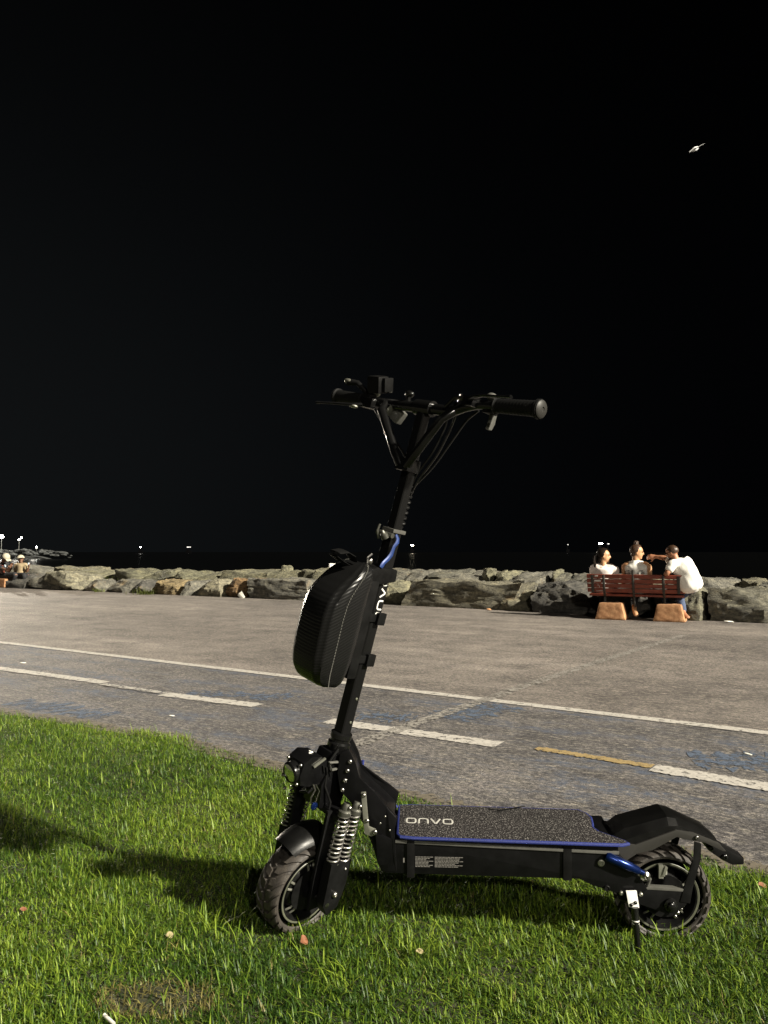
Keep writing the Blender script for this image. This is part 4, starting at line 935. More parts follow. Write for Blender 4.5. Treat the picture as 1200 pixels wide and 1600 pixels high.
# mat with flap up the neck
MP = []
def mat_outline():
    pts = [(-.232, -.088), (-.225, -.099), (-.19, -.104), (.345, -.106), (.362, -.098), (.355, -.085), (.330, -.062), (.300, -.035), (.290, -.01), (.296, .02), (.300, .055), (.292, .085), (.275, .104), (-.20, .104), (-.232, .098)]
    return pts
bm = newbm(); add_prism(bm, [(a, b) for a, b in mat_outline()], .2975, .3045, .001, plane='xy')
bmesh.ops.triangulate(bm, faces=[f for f in bm.faces if len(f.verts) > 6])
MT = Matrix.Rotation(rad(0.9), 4, 'Y')
matp = P('deck_mat', bm, 'carpet'); matp.matrix_local = Matrix.Translation((0, 0, -.003)) @ MT
bm = newbm(); add_tube(bm, [(a*1.006, b*1.01, .300+.0012*noise.noise(Vector((a*30, b*30, 0)))) for a, b in mat_outline()], .0046, 8, closed=True); S('edge_binding', bm, 'bluec', matp)
# lettering onvo
def strokes(ch, w, h):
    r = .28
    if ch == 'o': return [[(w*.0, h*.5), (w*.0, h*(1-.25)), (w*.12, h*.97), (w*.3, h), (w*.7, h), (w*.88, h*.97), (w, h*.75), (w, h*.25), (w*.88, h*.03), (w*.7, 0), (w*.3, 0), (w*.12, h*.03), (0, h*.25), (0, h*.5)]]
    if ch == 'n': return [[(0, 0), (0, h*.7), (w*.1, h*.94), (w*.28, h), (w*.7, h), (w*.9, h*.94), (w, h*.7), (w, 0)]]
    if ch == 'v': return [[(0, h), (w*.46, 0), (w*.54, 0), (w, h)]]
    return []
def lettering(word, org, ex, ey, nz, w, h, gap, sw, thick):
    out = []; x0 = 0
    for c in word:
        bm = newbm()
        for st in strokes(c, w, h):
            pts = [Vector(org)+Vector(ex)*(x0+a)+Vector(ey)*b for a, b in st]
            add_tube(bm, pts, sw/2, 8, flat=(thick/sw*2, 1, nz))
        out.append(bm); x0 += w+gap
    return out
for b_ in lettering('onvo', (-.212, -.022, .3052), (1, 0, 0), (0, 1, 0), (0, 0, 1), .0245, .030, .009, .0052, .0006): S('letter', b_, 'letter2', matp)
bm = newbm(); add_tube(bm, [(.02, .085, .307), (.05, .07, .309), (.10, .088, .312), (.125, .104, .309)], .0013, 6); S('loose_thread', bm, 'plast', matp)
# flap on the neck
bm = newbm()
fl = [(-.236, .300), (-.262, .345), (-.300, .392), (-.318, .42), (-.322, .462)]
for s in (-1, 1):
    pass
add_tube(bm, [(-.236, .09, .302), (-.26, .085, .33), (-.296, .065, .362), (-.322, .06, .392), (-.331, .06, .41), (-.333, .06, .43), (-.331, .06, .447)], .0042, 8); P('blue_edge', bm, 'bluec')
# ---- neck
NP = [(-.361, .515), (-.342, .475), (-.332, .438), (-.291, .405), (-.257, .372), (-.230, .346), (-.238, .315), (-.232, .226), (-.232, .206), (-.272, .206), (-.287, .238), (-.299, .280), (-.316, .307), (-.334, .342), (-.36, .376), (-.385, .402), (-.392, .45), (-.385, .505)]
bm = newbm(); add_prism(bm, NP, -.054, -.044, .002); add_prism(bm, NP, .044, .054, .002)
add_prism(bm, [(-.365, .50), (-.345, .465), (-.335, .43), (-.298, .389), (-.262, .351), (-.240, .325), (-.245, .23), (-.285, .23), (-.315, .30), (-.36, .37), (-.38, .42)], -.044, .044, .002)
def nk_y(x, z): return 1+.78*max(0, min(1, (.425-z)/.075))*max(0, min(1, (x+.335)/.06))
for v in bm.verts: v.co.y *= nk_y(v.co.x, v.co.z)
neck = P('neck', bm, 'black', ang=35)
for (x, z) in ((-.358, .482), (-.365, .457), (-.372, .431), (-.379, .405)):
    for s in (-1, 1): b = newbm(); add_bolt(b, (x, s*.054*nk_y(x, z), z), (0, s, 0), .0062, .005); S('bolt', b, 'steel', neck)
for (x, z) in ((-.262, .352), (-.25, .316), (-.275, .334)):
    b = newbm(); add_bolt(b, (x, -.096, z), (0, -1, 0), .003, .002); S('bolt', b, 'steel', neck)
bm = newbm(); add_prism(bm, [(-.325, .418), (-.312, .420), (-.307, .359), (-.304, .328), (-.286, .321), (-.283, .308), (-.298, .302), (-.316, .308), (-.320, .354)], -.104, -.098, .002); lt = S('latch', bm, 'alu', neck)
for (x, z, r_) in ((-.318, .411, .006), (-.309, .344, .0055), (-.289, .314, .007)):
    b = newbm(); add_bolt(b, (x, -.104, z), (0, -1, 0), r_, .005); S('bolt', b, 'steel', neck)
# ---- head tube and fork (steer frame)
bm = newbm(); add_lathe(bm, [(.026, .27), (.028, .30), (.030, .385), (.032, .39), (.032, .405), (.027, .41), (.027, .418), (.030, .42), (.030, .432), (.024, .436)], (0, 0, 0), (0, 0, 1), 32); P('head_tube', bm, 'gloss', True)
bm = newbm(); add_prism(bm, [(-.062, .30), (-.040, .385), (.028, .385), (.034, .27), (.03, .235), (-.05, .235)], -.034, .034, .004)
add_box(bm, (-.005, 0, .235), (.062, .20, .018), bev=.004); P('fork_crown', bm, 'black', True)
for s in (-1, 1):
    bm = newbm()
    add_prism(bm, [(-.05, .245), (-.012, .245), (-.008, .10), (.012, .06), (.016, -.03), (-.03, -.036), (-.04, .05)], s*.066-.005, s*.066+.005, .002)
    lg = P('fork_leg', bm, 'blackm', True)
    bm = newbm(); add_prism(bm, [(-.034, .118), (.040, .120), (.042, .05), (.030, -.012), (-.004, -.03), (-.026, .0)], s*.099-.016, s*.099+.016, .004); S('lower_bracket', bm, 'blackm', lg)
    bm = newbm(); add_bolt(bm, (.004, s*.1155, .03), (0, s, 0), .0085, .008); add_bolt(bm, (.022, s*.1155, .098), (0, s, 0), .004, .003); S('bolt', bm, 'steel', lg)
    for du in (-.019, .020):
        o_ = V(du, s*.1, .114); d_ = V(0, 0, .134)
        bm = newbm(); add_tube(bm, helix(o_, d_, .0156, 11, 16, du*60), .0024, 8); sp_ = P('spring', bm, 'chrome', True)
        bm = newbm(); add_tube(bm, [o_-V(0, 0, .01), o_+d_*.55, o_+d_*.56, o_+d_+V(0, 0, .02)], [.0085, .0085, .0055, .0055], 14); S('damper', bm, 'gloss', sp_)
        bm = newbm(); add_lathe(bm, [(.0175, .246), (.018, .249), (.018, .258), (.013, .262), (.0125, .272), (.009, .280), (0, .281)], (du, s*.1, 0), (0, 0, 1), 20); S('spring_cap', bm, 'alu2', sp_)
        bm = newbm(); add_sphere(bm, (du, s*.1-.014, .272), (.006, .005, .006)); S('bolt', bm, 'steel', sp_)
# axle
bm = newbm(); add_tube(bm, [(-.012, -.115, 0), (-.012, .115, 0)], .008, 12); P('axle', bm, 'steel', True)
# front fender : arc over the wheel
def arc_shell(c, R0, a0, a1, hw0, hw1, n=22, k=14, thick=.003, droop=.35):
    bm = newbm(); rows_ = []
    for i in range(n+1):
        t = i/n; a = a0+(a1-a0)*t; hw = hw0+(hw1-hw0)*t; row = []
        for j in range(k+1):
            q = -1+2*j/k; ph = q*1.25; rr_ = R0-droop*hw*(1-math.cos(ph)); row.append(bm.verts.new((c[0]+rr_*math.cos(a), c[1]+hw*math.sin(ph)/math.sin(1.25), c[2]+rr_*math.sin(a))))
        rows_.append(row)
    for i in range(n):
        for j in range(k): bm.faces.new((rows_[i][j], rows_[i][j+1], rows_[i+1][j+1], rows_[i+1][j]))
    bmesh.ops.solidify(bm, geom=bm.faces[:], thickness=thick); return bm
P('front_fender', arc_shell((-.012, 0, 0.012), .163, rad(132), rad(84), .046, .056, droop=.8), 'fendp', True)
P('front_fender', arc_shell((-.012, 0, 0.0), .149, rad(84), rad(20), .05, .045, droop=.6), 'plast', True)
# ---- headlight on the fork
bm = newbm()
def hl_box(pts, y0, y1, bev): add_prism(bm, pts, y0, y1, bev)
hl_box([(-.170, .335), (-.166, .372), (-.140, .392), (-.100, .388), (-.072, .372), (-.068, .335), (-.085, .306), (-.125, .300), (-.160, .306)], -.036, .036, .009)
head = P('headlight', bm, 'black', True, ang=30)
bm = newbm(); add_lathe(bm, [(.030, 0), (.032, .012), (.031, .022), (.0265, .026), (.0255, .018), (.024, .016)], (-.156, 0, .338), (-1, 0, -.28), 36, cap=False); S('bezel', bm, 'gloss', head)
bm = newbm(); add_lathe(bm, [(.0262, .0245), (.021, .0262), (.014, .0275), (.006, .0282), (0, .0284)], (-.156, 0, .338), (-1, .05, -.34), 36, cap=False); S('lens', bm, 'glass', head)
for (v_, w_) in ((-.028, .366), (.028, .366), (-.031, .312), (.031, .312)): b = newbm(); add_bolt(b, (-.170, v_, w_), (-1, 0, 0), .0055, .005); S('bolt', b, 'steel', head)
bm = newbm()
for k in range(3): add_box(bm, (-.088+k*.014, -.0375, .352-k*.006), (.004, .006, .026), Matrix.Rotation(rad(-25), 4, 'Y'), bev=.001)
S('cooling_fin', bm, 'plast', head)
bm = newbm(); add_box(bm, (-.112, -.040, .374), (.044, .006, .006), Matrix.Rotation(rad(-32), 4, 'Y'), bev=.001); S('clip', bm, 'alu', head)
bm = newbm(); add_tube(bm, [(-.135, -.012, .3915), (-.118, -.008, .392), (-.122, .002, .392)], .0022, 6); S('logo_mark', bm, 'letter', head)
bm = newbm(); add_tube(bm, [(-.075, -.042, .372), (-.035, -.044, .372), (-.030, -.044, .352), (-.062, -.044, .350)], .0045, 8, closed=True); S('bracket', bm, 'grey', head)
bm = newbm(); add_box(bm, (-.055, 0, .335), (.05, .03, .03), bev=.004); S('mount', bm, 'plast', head)
head.matrix_local = ST @ Matrix.Translation((.010, 0, .022)) @ Matrix.Scale(.93, 4)
# key ring hanging below
bm = newbm(); add_tube(bm, [(-.110, -.05, .318), (-.104, -.056, .305), (-.112, -.056, .285), (-.108, -.056, .268)], .0022, 6); add_tube(bm, [(-.104, -.053, .318), (-.088, -.056, .300), (-.092, -.056, .27)], .0018, 6); kr = P('key_chain', bm, 'steel', True)
bm = newbm(); add_lathe(bm, [(.010, 0), (.011, .004), (.008, .006), (0, .006)], (-.098, -.058, .262), (0, -1, 0), 16); S('key_lock', bm, 'blue', kr)
bm = newbm(); add_tube(bm, [(-.07, -.03, .31), (-.09, -.02, .28), (-.08, .02, .262), (-.04, .03, .27)], .004, 8); add_tube(bm, [(-.03, -.03, .40), (-.055, -.03, .36), (-.05, -.035, .30), (-.03, -.05, .26), (-.03, -.06, .15)], .0035, 8); P('brake_cable', bm, 'plast', True)
# small steel fittings glinting between the lamp and the fender
for (u_, v_, w_) in ((-.085, .035, .276), (-.075, .012, .272), (-.11, .05, .262), (-.05, -.015, .262)):
    b = newbm(); add_bolt(b, (u_, v_, w_), (-.7, -.5, .3), .005, .005); P('bolt', b, 'steel', True)

# ---- column, upper stem, clamp
def sq_tube(bm, w0, w1, a, bev):
    add_box(bm, (0, 0, (w0+w1)/2), (a, a, w1-w0), bev=bev, seg=3)
bm = newbm(); sq_tube(bm, .43, 1.012, .036, .0075); colm = P('column', bm, 'stem', True)
for w_ in (.468, .535): b = newbm(); add_bolt(b, (.004, -.018, w_), (0, -1, 0), .004, .003); S('bolt', b, 'rimp', colm)
for b_ in lettering('onvo', (.010, -.0182, .755), (0, 0, 1), (-1, 0, 0), (0, -1, 0), .024, .017, .010, .0045, .0007): S('letter', b_, 'letter', colm)
bm = newbm(); add_box(bm, (.002, 0, 1.008), (.050, .044, .010), bev=.002); cl_ = P('clamp_collar', bm, 'grey', True)
bm = newbm(); add_tube(bm, [(-.012, -.024, 1.000), (-.006, -.028, .990), (-.006, -.030, .980), (-.014, -.030, .968), (-.016, -.030, .955), (-.018, -.030, .944), (-.026, -.030, .932), (-.038, -.030, .920), (-.043, -.031, .912), (-.046, -.031, .906)], [.004, .0055, .006, .005, .0055, .0065, .0065, .006, .0068, .005], 10, flat=(.5, 1, (0, 1, 0))); S('quick_release_lever', bm, 'blue2', cl_)
bm = newbm(); add_tube(bm, [(-.03, -.03, .995), (-.03, .03, .995)], .007, 10); add_lathe(bm, [(.006, -.012), (.011, -.01), (.011, .002), (.007, .006), (.005, .014)], (-.045, -.012, .992), (-.5, .2, .6), 14); add_tube(bm, [(-.05, 0, .98), (-.062, .0, 1.0), (-.058, 0, 1.018)], .0035, 7); S('clamp_screw', bm, 'alu2', cl_)
bm = newbm(); sq_tube(bm, 1.0, 1.345, .030, .007); P('upper_stem', bm, 'stem', True)
# ---- handlebar
NE = V(0, -.367, 1.388); FE = V(0, .367, 1.350)
bar = [FE, V(0, .24, 1.350), V(0, .13, 1.350), V(0, .0, 1.352), V(0, -.10, 1.353), V(0, -.135, 1.368), V(0, -.18, 1.380), NE]
bm = newbm(); add_tube(bm, bar, [.0125, .0125, .0145, .0165, .0145, .0135, .0125, .0125], 16); add_lathe(bm, [(.022, -.03), (.022, .03)], (0, 0, 1.352), (0, 1, 0), 24); hb = P('handlebar', bm, 'gloss', True)
bm = newbm(); add_tube(bm, [(-.006, -.108, 1.352), (-.03, -.095, 1.325), (-.034, -.035, 1.215), (-.026, -.012, 1.185)], .0125, 14); P('brace', bm, 'gloss', True)
bm = newbm(); add_tube(bm, [(-.006, .145, 1.350), (-.03, .132, 1.325), (-.034, .035, 1.215), (-.026, .012, 1.185)], .0125, 14); P('brace', bm, 'gloss', True)
bm = newbm(); add_box(bm, (-.010, 0, 1.190), (.050, .05, .036), bev=.006); P('brace_clamp', bm, 'gloss', True)
def grip(a, b_, name='grip'):
    a, b_ = Vector(a), Vector(b_); n = 40; pts = [a.lerp(b_, i/n) for i in range(n+1)]
    rs = [(.0175+.0022*i/n+.0010*(1 if (i % 3) else 0) + (.004 if i > n-3 else 0) + (.003 if i < 2 else 0)) for i in range(n+1)]
    bm = newbm(); add_tube(bm, pts, rs, 20); g = P(name, bm, 'grip', True)
    d = (b_-a).normalized(); bm = newbm(); add_lathe(bm, [(.0205, -.001), (.0225, .003), (.019, .0065), (.006, .008), (.005, .006), (0, .006)], b_, d, 24, cap=False); S('grip_end', bm, 'gripend', g); return g
grip(V(0, -.235, 1.3825), NE); grip(V(0, .245, 1.350), FE)
def lever(pts, rs, m='gloss'):
    bm = newbm(); add_tube(bm, pts, rs, 10, flat=(.55, 1, (0, 0, 1))); l_ = P('brake_lever', bm, m, True); return l_
l1 = lever([(-.018, -.165, 1.385), (-.045, -.19, 1.388), (-.062, -.235, 1.392), (-.060, -.30, 1.396), (-.058, -.318, 1.398)], [.010, .009, .007, .006, .0085])
bm = newbm(); add_box(bm, (-.012, -.165, 1.382), (.038, .034, .026), bev=.005); add_tube(bm, [(-.02, -.15, 1.39), (-.028, -.12, 1.385), (-.02, -.09, 1.36)], .005, 8); S('lever_mount', bm, 'gloss', l1)
l2_ = lever([(-.020, .215, 1.335), (-.05, .235, 1.325), (-.070, .29, 1.318), (-.072, .345, 1.314), (-.072, .365, 1.312)], [.011, .009, .007, .006, .008], 'blackm')
bm = newbm(); add_box(bm, (-.012, .20, 1.34), (.04, .045, .030), bev=.005); S('lever_mount', bm, 'gloss', l2_)
bm = newbm(); add_sphere(bm, (-.045, .235, 1.322), (.012, .016, .006)); S('lever_pivot', bm, 'alu', l2_)
# near side thumb switch and knob
bm = newbm(); add_box(bm, (.012, -.212, 1.378), (.034, .028, .034), bev=.006); sw = P('switch_pod', bm, 'plast', True)
bm = newbm(); add_prism(bm, [(.010, 1.368), (.030, 1.365), (.031, 1.34), (.024, 1.322), (.008, 1.322), (.012, 1.342)], -.223, -.212, .003); S('thumb_paddle', bm, 'grey', sw)
bm = newbm(); add_sphere(bm, (.0, -.215, 1.404), (.014, .014, .010)); S('button', bm, 'grey', sw)
# far side: display, throttle, switches
bm = newbm(); add_box(bm, (-.004, .200, 1.400), (.042, .050, .050), Matrix.Rotation(rad(-18), 4, 'Y'), bev=.008); dp = P('display', bm, 'plast', True)
bm = newbm(); add_box(bm, (.022, .190, 1.404), (.014, .036, .038), Matrix.Rotation(rad(-18), 4, 'Y'), bev=.004); S('display_back', bm, 'alu2', dp)
bm = newbm(); add_box(bm, (.006, .170, 1.404), (.034, .012, .040), Matrix.Rotation(rad(-18), 4, 'Y'), bev=.003); S('display_cover', bm, 'plast', dp)
bm = newbm(); add_lathe(bm, [(.020, -.018), (.022, -.01), (.022, .01), (.020, .018)], (0, .225, 1.35), (0, 1, 0), 24); add_tube(bm, [(.0, .235, 1.37), (-.02, .27, 1.395), (-.03, .30, 1.392)], [.008, .008, .011], 10); tq = P('throttle', bm, 'plast', True)
bm = newbm(); add_sphere(bm, (-.028, .30, 1.395), (.012, .018, .008)); S('throttle_lever', bm, 'alu', tq)
bm = newbm(); add_sphere(bm, (.01, .215, 1.376), (.012, .018, .010)); S('mode_button', bm, 'alu', tq)
bm = newbm(); add_box(bm, (.014, .105, 1.322), (.030, .030, .038), Matrix.Rotation(rad(30), 4, 'X'), bev=.005); hn = P('horn_switch', bm, 'grey', True)
bm = newbm(); add_box(bm, (.0, .122, 1.33), (.034, .006, .03), Matrix.Rotation(rad(30), 4, 'X'), bev=.002); S('switch_face', bm, 'alu', hn)
# cables
for pts in ([(-.02, -.15, 1.39), (-.0, -.09, 1.36), (.02, -.07, 1.31), (.02, -.05, 1.24), (.022, -.012, 1.17), (.024, 0, 1.10)], [(-.03, -.14, 1.395), (.0, -.11, 1.375), (.03, -.085, 1.33), (.03, -.06, 1.24), (.026, -.02, 1.16), (.026, 0, 1.10)], [(-.01, .2, 1.34), (-.02, .17, 1.325), (-.015, .10, 1.27), (.0, .03, 1.215), (.02, .01, 1.16), (.024, .0, 1.09)], [(.03, -.16, 1.37), (.04, -.12, 1.34), (.038, -.09, 1.28), (.034, -.05, 1.20), (.028, 0, 1.13)]):
    bm = newbm()
    # smooth the cable path
    pp = [Vector(p) for p in pts]; sm_ = []
    for i in range(len(pp)-1):
        p0 = pp[max(0, i-1)]; p1 = pp[i]; p2 = pp[i+1]; p3 = pp[min(len(pp)-1, i+2)]
        for k in range(6):
            t = k/6; sm_.append(0.5*((2*p1)+(p2-p0)*t+(2*p0-5*p1+4*p2-p3)*t*t+(3*p1-3*p2+p3-p0)*t**3))
    sm_.append(pp[-1]); add_tube(bm, sm_, .0034, 8); P('cable', bm, 'gloss', True)
bm = newbm(); add_tube(bm, helix((.026, 0, 1.02), (0, 0, .12), .0065, 8, 12), .0036, 7); add_tube(bm, [(.026, 0, 1.0), (.026, 0, 1.14)], .004, 8); P('spiral_cable_wrap', bm, 'plast', True)
bm = newbm(); add_sphere(bm, (.0, .07, 1.385), (.012, .016, .010)); add_tube(bm, [(0, .07, 1.36), (0, .07, 1.385)], .008, 8); P('bell', bm, 'gloss', True)
# ---- rear shock, swing arm
for s in (-1, 1):
    bm = newbm(); add_tube(bm, [(.312, s*.098, .259), (.318, s*.1, .256), (.375, s*.1, .231), (.377, s*.1, .230), (.392, s*.099, .223), (.396, s*.098, .221)], [.009, .0125, .0122, .0108, .0108, .008], 20); shk = P('rear_shock', bm, 'blue')
    bm = newbm(); add_tube(bm, [(.392, s*.098, .223), (.412, s*.094, .212)], .007, 10); S('shock_rod', bm, 'blue', shk)
    bm = newbm(); add_lathe(bm, [(.012, -.008), (.013, -.004), (.013, .006), (.010, .009), (.006, .013), (.004, .013), (.004, .008), (0, .008)], (.413, s*.092, .206), (0, s, 0), 24); S('shock_bolt', bm, 'steel', shk)
    bm = newbm(); add_prism(bm, [(.33, .19), (.36, .20), (.418, .165), (.515, .158), (.524, .150), (.527, .125), (.50, .100), (.47, .100), (.41, .120), (.35, .135)], s*.070-.007, s*.070+.007, .003); arm = P('swing_arm', bm, 'blackm')
    bm = newbm(); add_prism(bm, [(.420, .1625), (.518, .1585), (.518, .1655), (.422, .1695)], s*.070-.0085, s*.070+.0085, .001); S('arm_edge', bm, 'grey', arm)
    bm = newbm(); add_lathe(bm, [(.018, 0), (.018, .006), (.012, .008), (.011, .016), (.006, .019), (0, .019)], (.484, s*.077, .123), (0, s, 0), 20); S('axle_nut', bm, 'gloss', arm)
    bm = newbm(); add_tube(bm, [(.413, s*.085, .206), (.430, s*.078, .190), (.425, s*.075, .172)], .005, 8); S('shock_link', bm, 'grey', arm)
bm = newbm(); add_box(bm, (.468, -.045, .196), (.013, .012, .036), bev=.002); add_box(bm, (.477, -.047, .198), (.008, .014, .026), Matrix.Rotation(rad(18), 4, 'Y'), bev=.002); P('brake_caliper', bm, 'alu')
for (x, z) in ((.520, .098), (.512, .088), (.505, .078), (.525, .108)): b = newbm(); add_bolt(b, (x, -.05, z), (0, -1, 0), .005, .004); P('bolt', b, 'steel')
# ---- rear fender
cl3 = [(.318, .258), (.330, .282), (.372, .312), (.484, .345), (.508, .340), (.590, .303), (.618, .281), (.626, .268)]
hwt = [.034, .040, .044, .044, .042, .036, .030, .028]; hws = [.050, .058, .062, .062, .062, .058, .046, .040]; dr = [.03, .045, .050, .040, .030, .022, .014, .01]
bm = newbm(); ring = []
for (x, z), a, b_, d_ in zip(cl3, hwt, hws, dr):
    ring.append([bm.verts.new(v) for v in ((x, -b_, z-d_), (x, -b_+.002, z-d_*.55), (x, -a, z-.004), (x, -a*.6, z), (x, a*.6, z), (x, a, z-.004), (x, b_-.002, z-d_*.55), (x, b_, z-d_))])
for i in range(len(ring)-1):
    for j in range(7): bm.faces.new((ring[i][j], ring[i][j+1], ring[i+1][j+1], ring[i+1][j]))
bmesh.ops.solidify(bm, geom=bm.faces[:], thickness=.004); rf = P('rear_fender', bm, 'fendp', ang=18)
for s in (-1, 1):
    bm = newbm(); add_prism(bm, [(.325, .205), (.335, .262), (.345, .282), (.395, .275), (.500, .316), (.545, .310), (.612, .283), (.630, .262), (.622, .262), (.575, .284), (.520, .292), (.503, .298), (.440, .262), (.40, .252), (.375, .235), (.355, .21)], s*.0655-.003, s*.0655+.003, .0015); fs_ = S('side_rail', bm, 'gripend', rf)
    b = newbm(); add_bolt(b, (.553, s*.069, .298), (0, s, 0), .0055, .004); S('bolt', b, 'steel', rf)
    bm = newbm(); add_prism(bm, [(.545, .290), (.562, .286), (.561, .245), (.541, .170), (.534, .128), (.508, .132), (.520, .175), (.543, .25)], s*.076-.003, s*.076+.003, .001); S('fender_stay', bm, 'plast', rf)
bm = newbm(); add_prism(bm, [(.590, .266), (.602, .272), (.632, .256), (.680, .230), (.692, .224), (.693, .208), (.664, .206), (.638, .218), (.60, .244)], -.026, .026, .003); tl_ = P('tail_light', bm, 'plast')
for (x, z) in ((.606, .252), (.642, .228)): b = newbm(); add_bolt(b, (x, -.026, z), (0, -1, 0), .009, .006); S('bolt', b, 'gloss', tl_)
bm = newbm(); add_box(bm, (.690, 0, .216), (.010, .044, .016), bev=.002); S('lamp_lens', bm, 'gloss', tl_)
# ---- kickstand
bm = newbm(); add_prism(bm, [(.362, .170), (.389, .171), (.396, .127), (.369, .129)], -.104, -.099, .001); kp = P('kickstand', bm, 'white')
for (x, z) in ((.375, .135), (.386, .141)): b = newbm(); add_bolt(b, (x, -.104, z), (0, -1, 0), .0045, .004); S('bolt', b, 'gloss', kp)
bm = newbm(); add_tube(bm, [(.383, -.106, .130), (.384, -.110, .10), (.3845, -.112, .099), (.3855, -.118, .06), (.386, -.118, .058), (.389, -.126, .012), (.389, -.127, .006)], [.0095, .0095, .008, .008, .0075, .0085, .0095], 14); S('stand_leg', bm, 'gloss', kp)
bm = newbm()
for z_ in (.098, .091): add_lathe(bm, [(.0088, -.0016), (.0094, 0), (.0088, .0016)], (.3845, -.1115, z_), (.03, -.15, -1), 14)
S('stand_ring', bm, 'letter', kp)
bm = newbm(); add_lathe(bm, [(.011, 0), (.013, .006), (.011, .012), (0, .012)], (.389, -.127, .0), (0, 0, 1), 14); S('stand_foot', bm, 'plast', kp)
for (x, z) in ((.352, .160), (.402, .158)): b = newbm(); add_bolt(b, (x, -.093, z), (0, -1, 0), .0055, .006); P('bolt', b, 'alu')
bm = newbm(); add_lathe(bm, [(.007, 0), (.008, .002), (.0065, .004), (.006, .002), (0, .002)], (.315, -.0935, .172), (0, -1, 0), 16); P('screw', bm, 'plast')

# ---- storage bag hung on the column
BAGM = SCO @ ST
bag = empty('storage_bag', BAGM, 'black carbon textured hard shell bag strapped to the front of the scooter column', 'bag')
prof = [(.574, -.135, -.112, .030), (.580, -.165, -.098, .048), (.592, -.186, -.090, .057), (.615, -.203, -.084, .063), (.65, -.212, -.080, .067), (.70, -.216, -.078, .068), (.76, -.217, -.077, .067), (.80, -.212, -.077, .066), (.825, -.200, -.077, .065), (.850, -.178, -.077, .063), (.875, -.152, -.077, .060), (.893, -.131, -.078, .053), (.903, -.115, -.082, .042), (.907, -.103, -.088, .028)]
# resample
pw = [p[0] for p in prof]; bm = newbm(); rings = []; NW, NK_ = 64, 56
for i in range(NW+1):
    t = i/NW; w_ = .574+(.907-.574)*(0.5-0.5*math.cos(math.pi*t))
    uf, ub, hw = [float(np.interp(w_, pw, [p[k] for p in prof])) for k in (1, 2, 3)]
    cu = (uf+ub)/2; du = (ub-uf)/2; row = []
    for k in range(NK_):
        a = 2*math.pi*k/NK_; ca, sa = math.cos(a), math.sin(a); ex = 2/3.4
        x = cu+du*math.copysign(abs(ca)**ex, ca); y = hw*math.copysign(abs(sa)**ex, sa)
        # moulded ribs running lengthwise
        if 1 < i < NW-1:
            g = 0
            for a_c, dep in ((rad(262), .0022), (rad(98), .0022)): g -= dep*math.exp(-((a-a_c)/.06)**2)
            for a_c, dep in ((rad(232), .0045), (rad(128), .0045), (rad(205), .0035), (rad(155), .0035), (rad(285), .003), (rad(75), .003)): g += dep*math.exp(-((a-a_c)/.07)**2)
            x += g*ca*1.0; y += g*sa
        row.append(bm.verts.new((x, y, w_)))
    rings.append(row)
for i in range(NW):
    for k in range(NK_): bm.faces.new((rings[i][k], rings[i][(k+1) % NK_], rings[i+1][(k+1) % NK_], rings[i+1][k]))
bm.faces.new(rings[0][::-1]); bm.faces.new(rings[-1])
bmesh.ops.smooth_vert(bm, verts=bm.verts, factor=0.5, use_axis_x=True, use_axis_y=True, use_axis_z=True)
shell = obj('shell', bm, 'carbon', bag, ang=60)
# zip teeth line round the shell
for s in (-1, 1):
    bm = newbm()
    for i in range(6, NW-2):
        a_ = rad(262) if s < 0 else rad(98); uf, ub, hw = [float(np.interp(rw, pw, [p[k] for p in prof])) for rw in (.574+(.907-.574)*(0.5-0.5*math.cos(math.pi*i/NW)),) for k in (1, 2, 3)]
        w_ = .574+(.907-.574)*(0.5-0.5*math.cos(math.pi*i/NW))
        for jj in (0, .5):
            add_box(bm, ((uf+ub)/2+(ub-uf)/2*math.copysign(abs(math.cos(a_))**(2/3.4), math.cos(a_)), s*(hw-.0012), w_+jj*.0056), (.0026, .0022, .0022))
    obj('zip', bm, 'grey', bag, smooth=False)
bm = newbm(); add_box(bm, (-.062, 0, .735), (.034, .085, .27), bev=.008); obj('back_plate', bm, 'plast', bag)
bm = newbm(); add_prism(bm, [(-.095, .885), (-.055, .905), (.024, .905), (.028, .872), (-.02, .862), (-.08, .855)], -.030, .030, .004); obj('hook_mount', bm, 'plast', bag)
for w_, nm in ((.765, .030), (.648, .026)):
    bm = newbm(); add_box(bm, (-.014, 0, w_), (.080, .046, .022), bev=.003); st_ = obj('strap', bm, 'plast', bag)
    bm = newbm(); add_box(bm, (.010, -.026, w_), (.030, .012, .034), bev=.004); obj('buckle', bm, 'plast', st_)
bm = newbm(); add_tube(bm, [(-.120, 0, .908), (-.135, 0, .922), (-.165, .0, .930), (-.192, 0, .924), (-.197, 0, .916), (-.170, 0, .905), (-.14, 0, .897)], [.006, .009, .010, .009, .008, .008, .006], 12, flat=(.4, 2.4, (0, 0, 1))); obj('handle', bm, 'grip', bag)
bm = newbm(); add_tube(bm, [(-.075, -.01, .90), (-.085, -.012, .925), (-.07, -.01, .935)], .0035, 7); add_sphere(bm, (-.07, -.012, .915), (.007, .006, .010)); obj('zip_pull', bm, 'steel', bag)

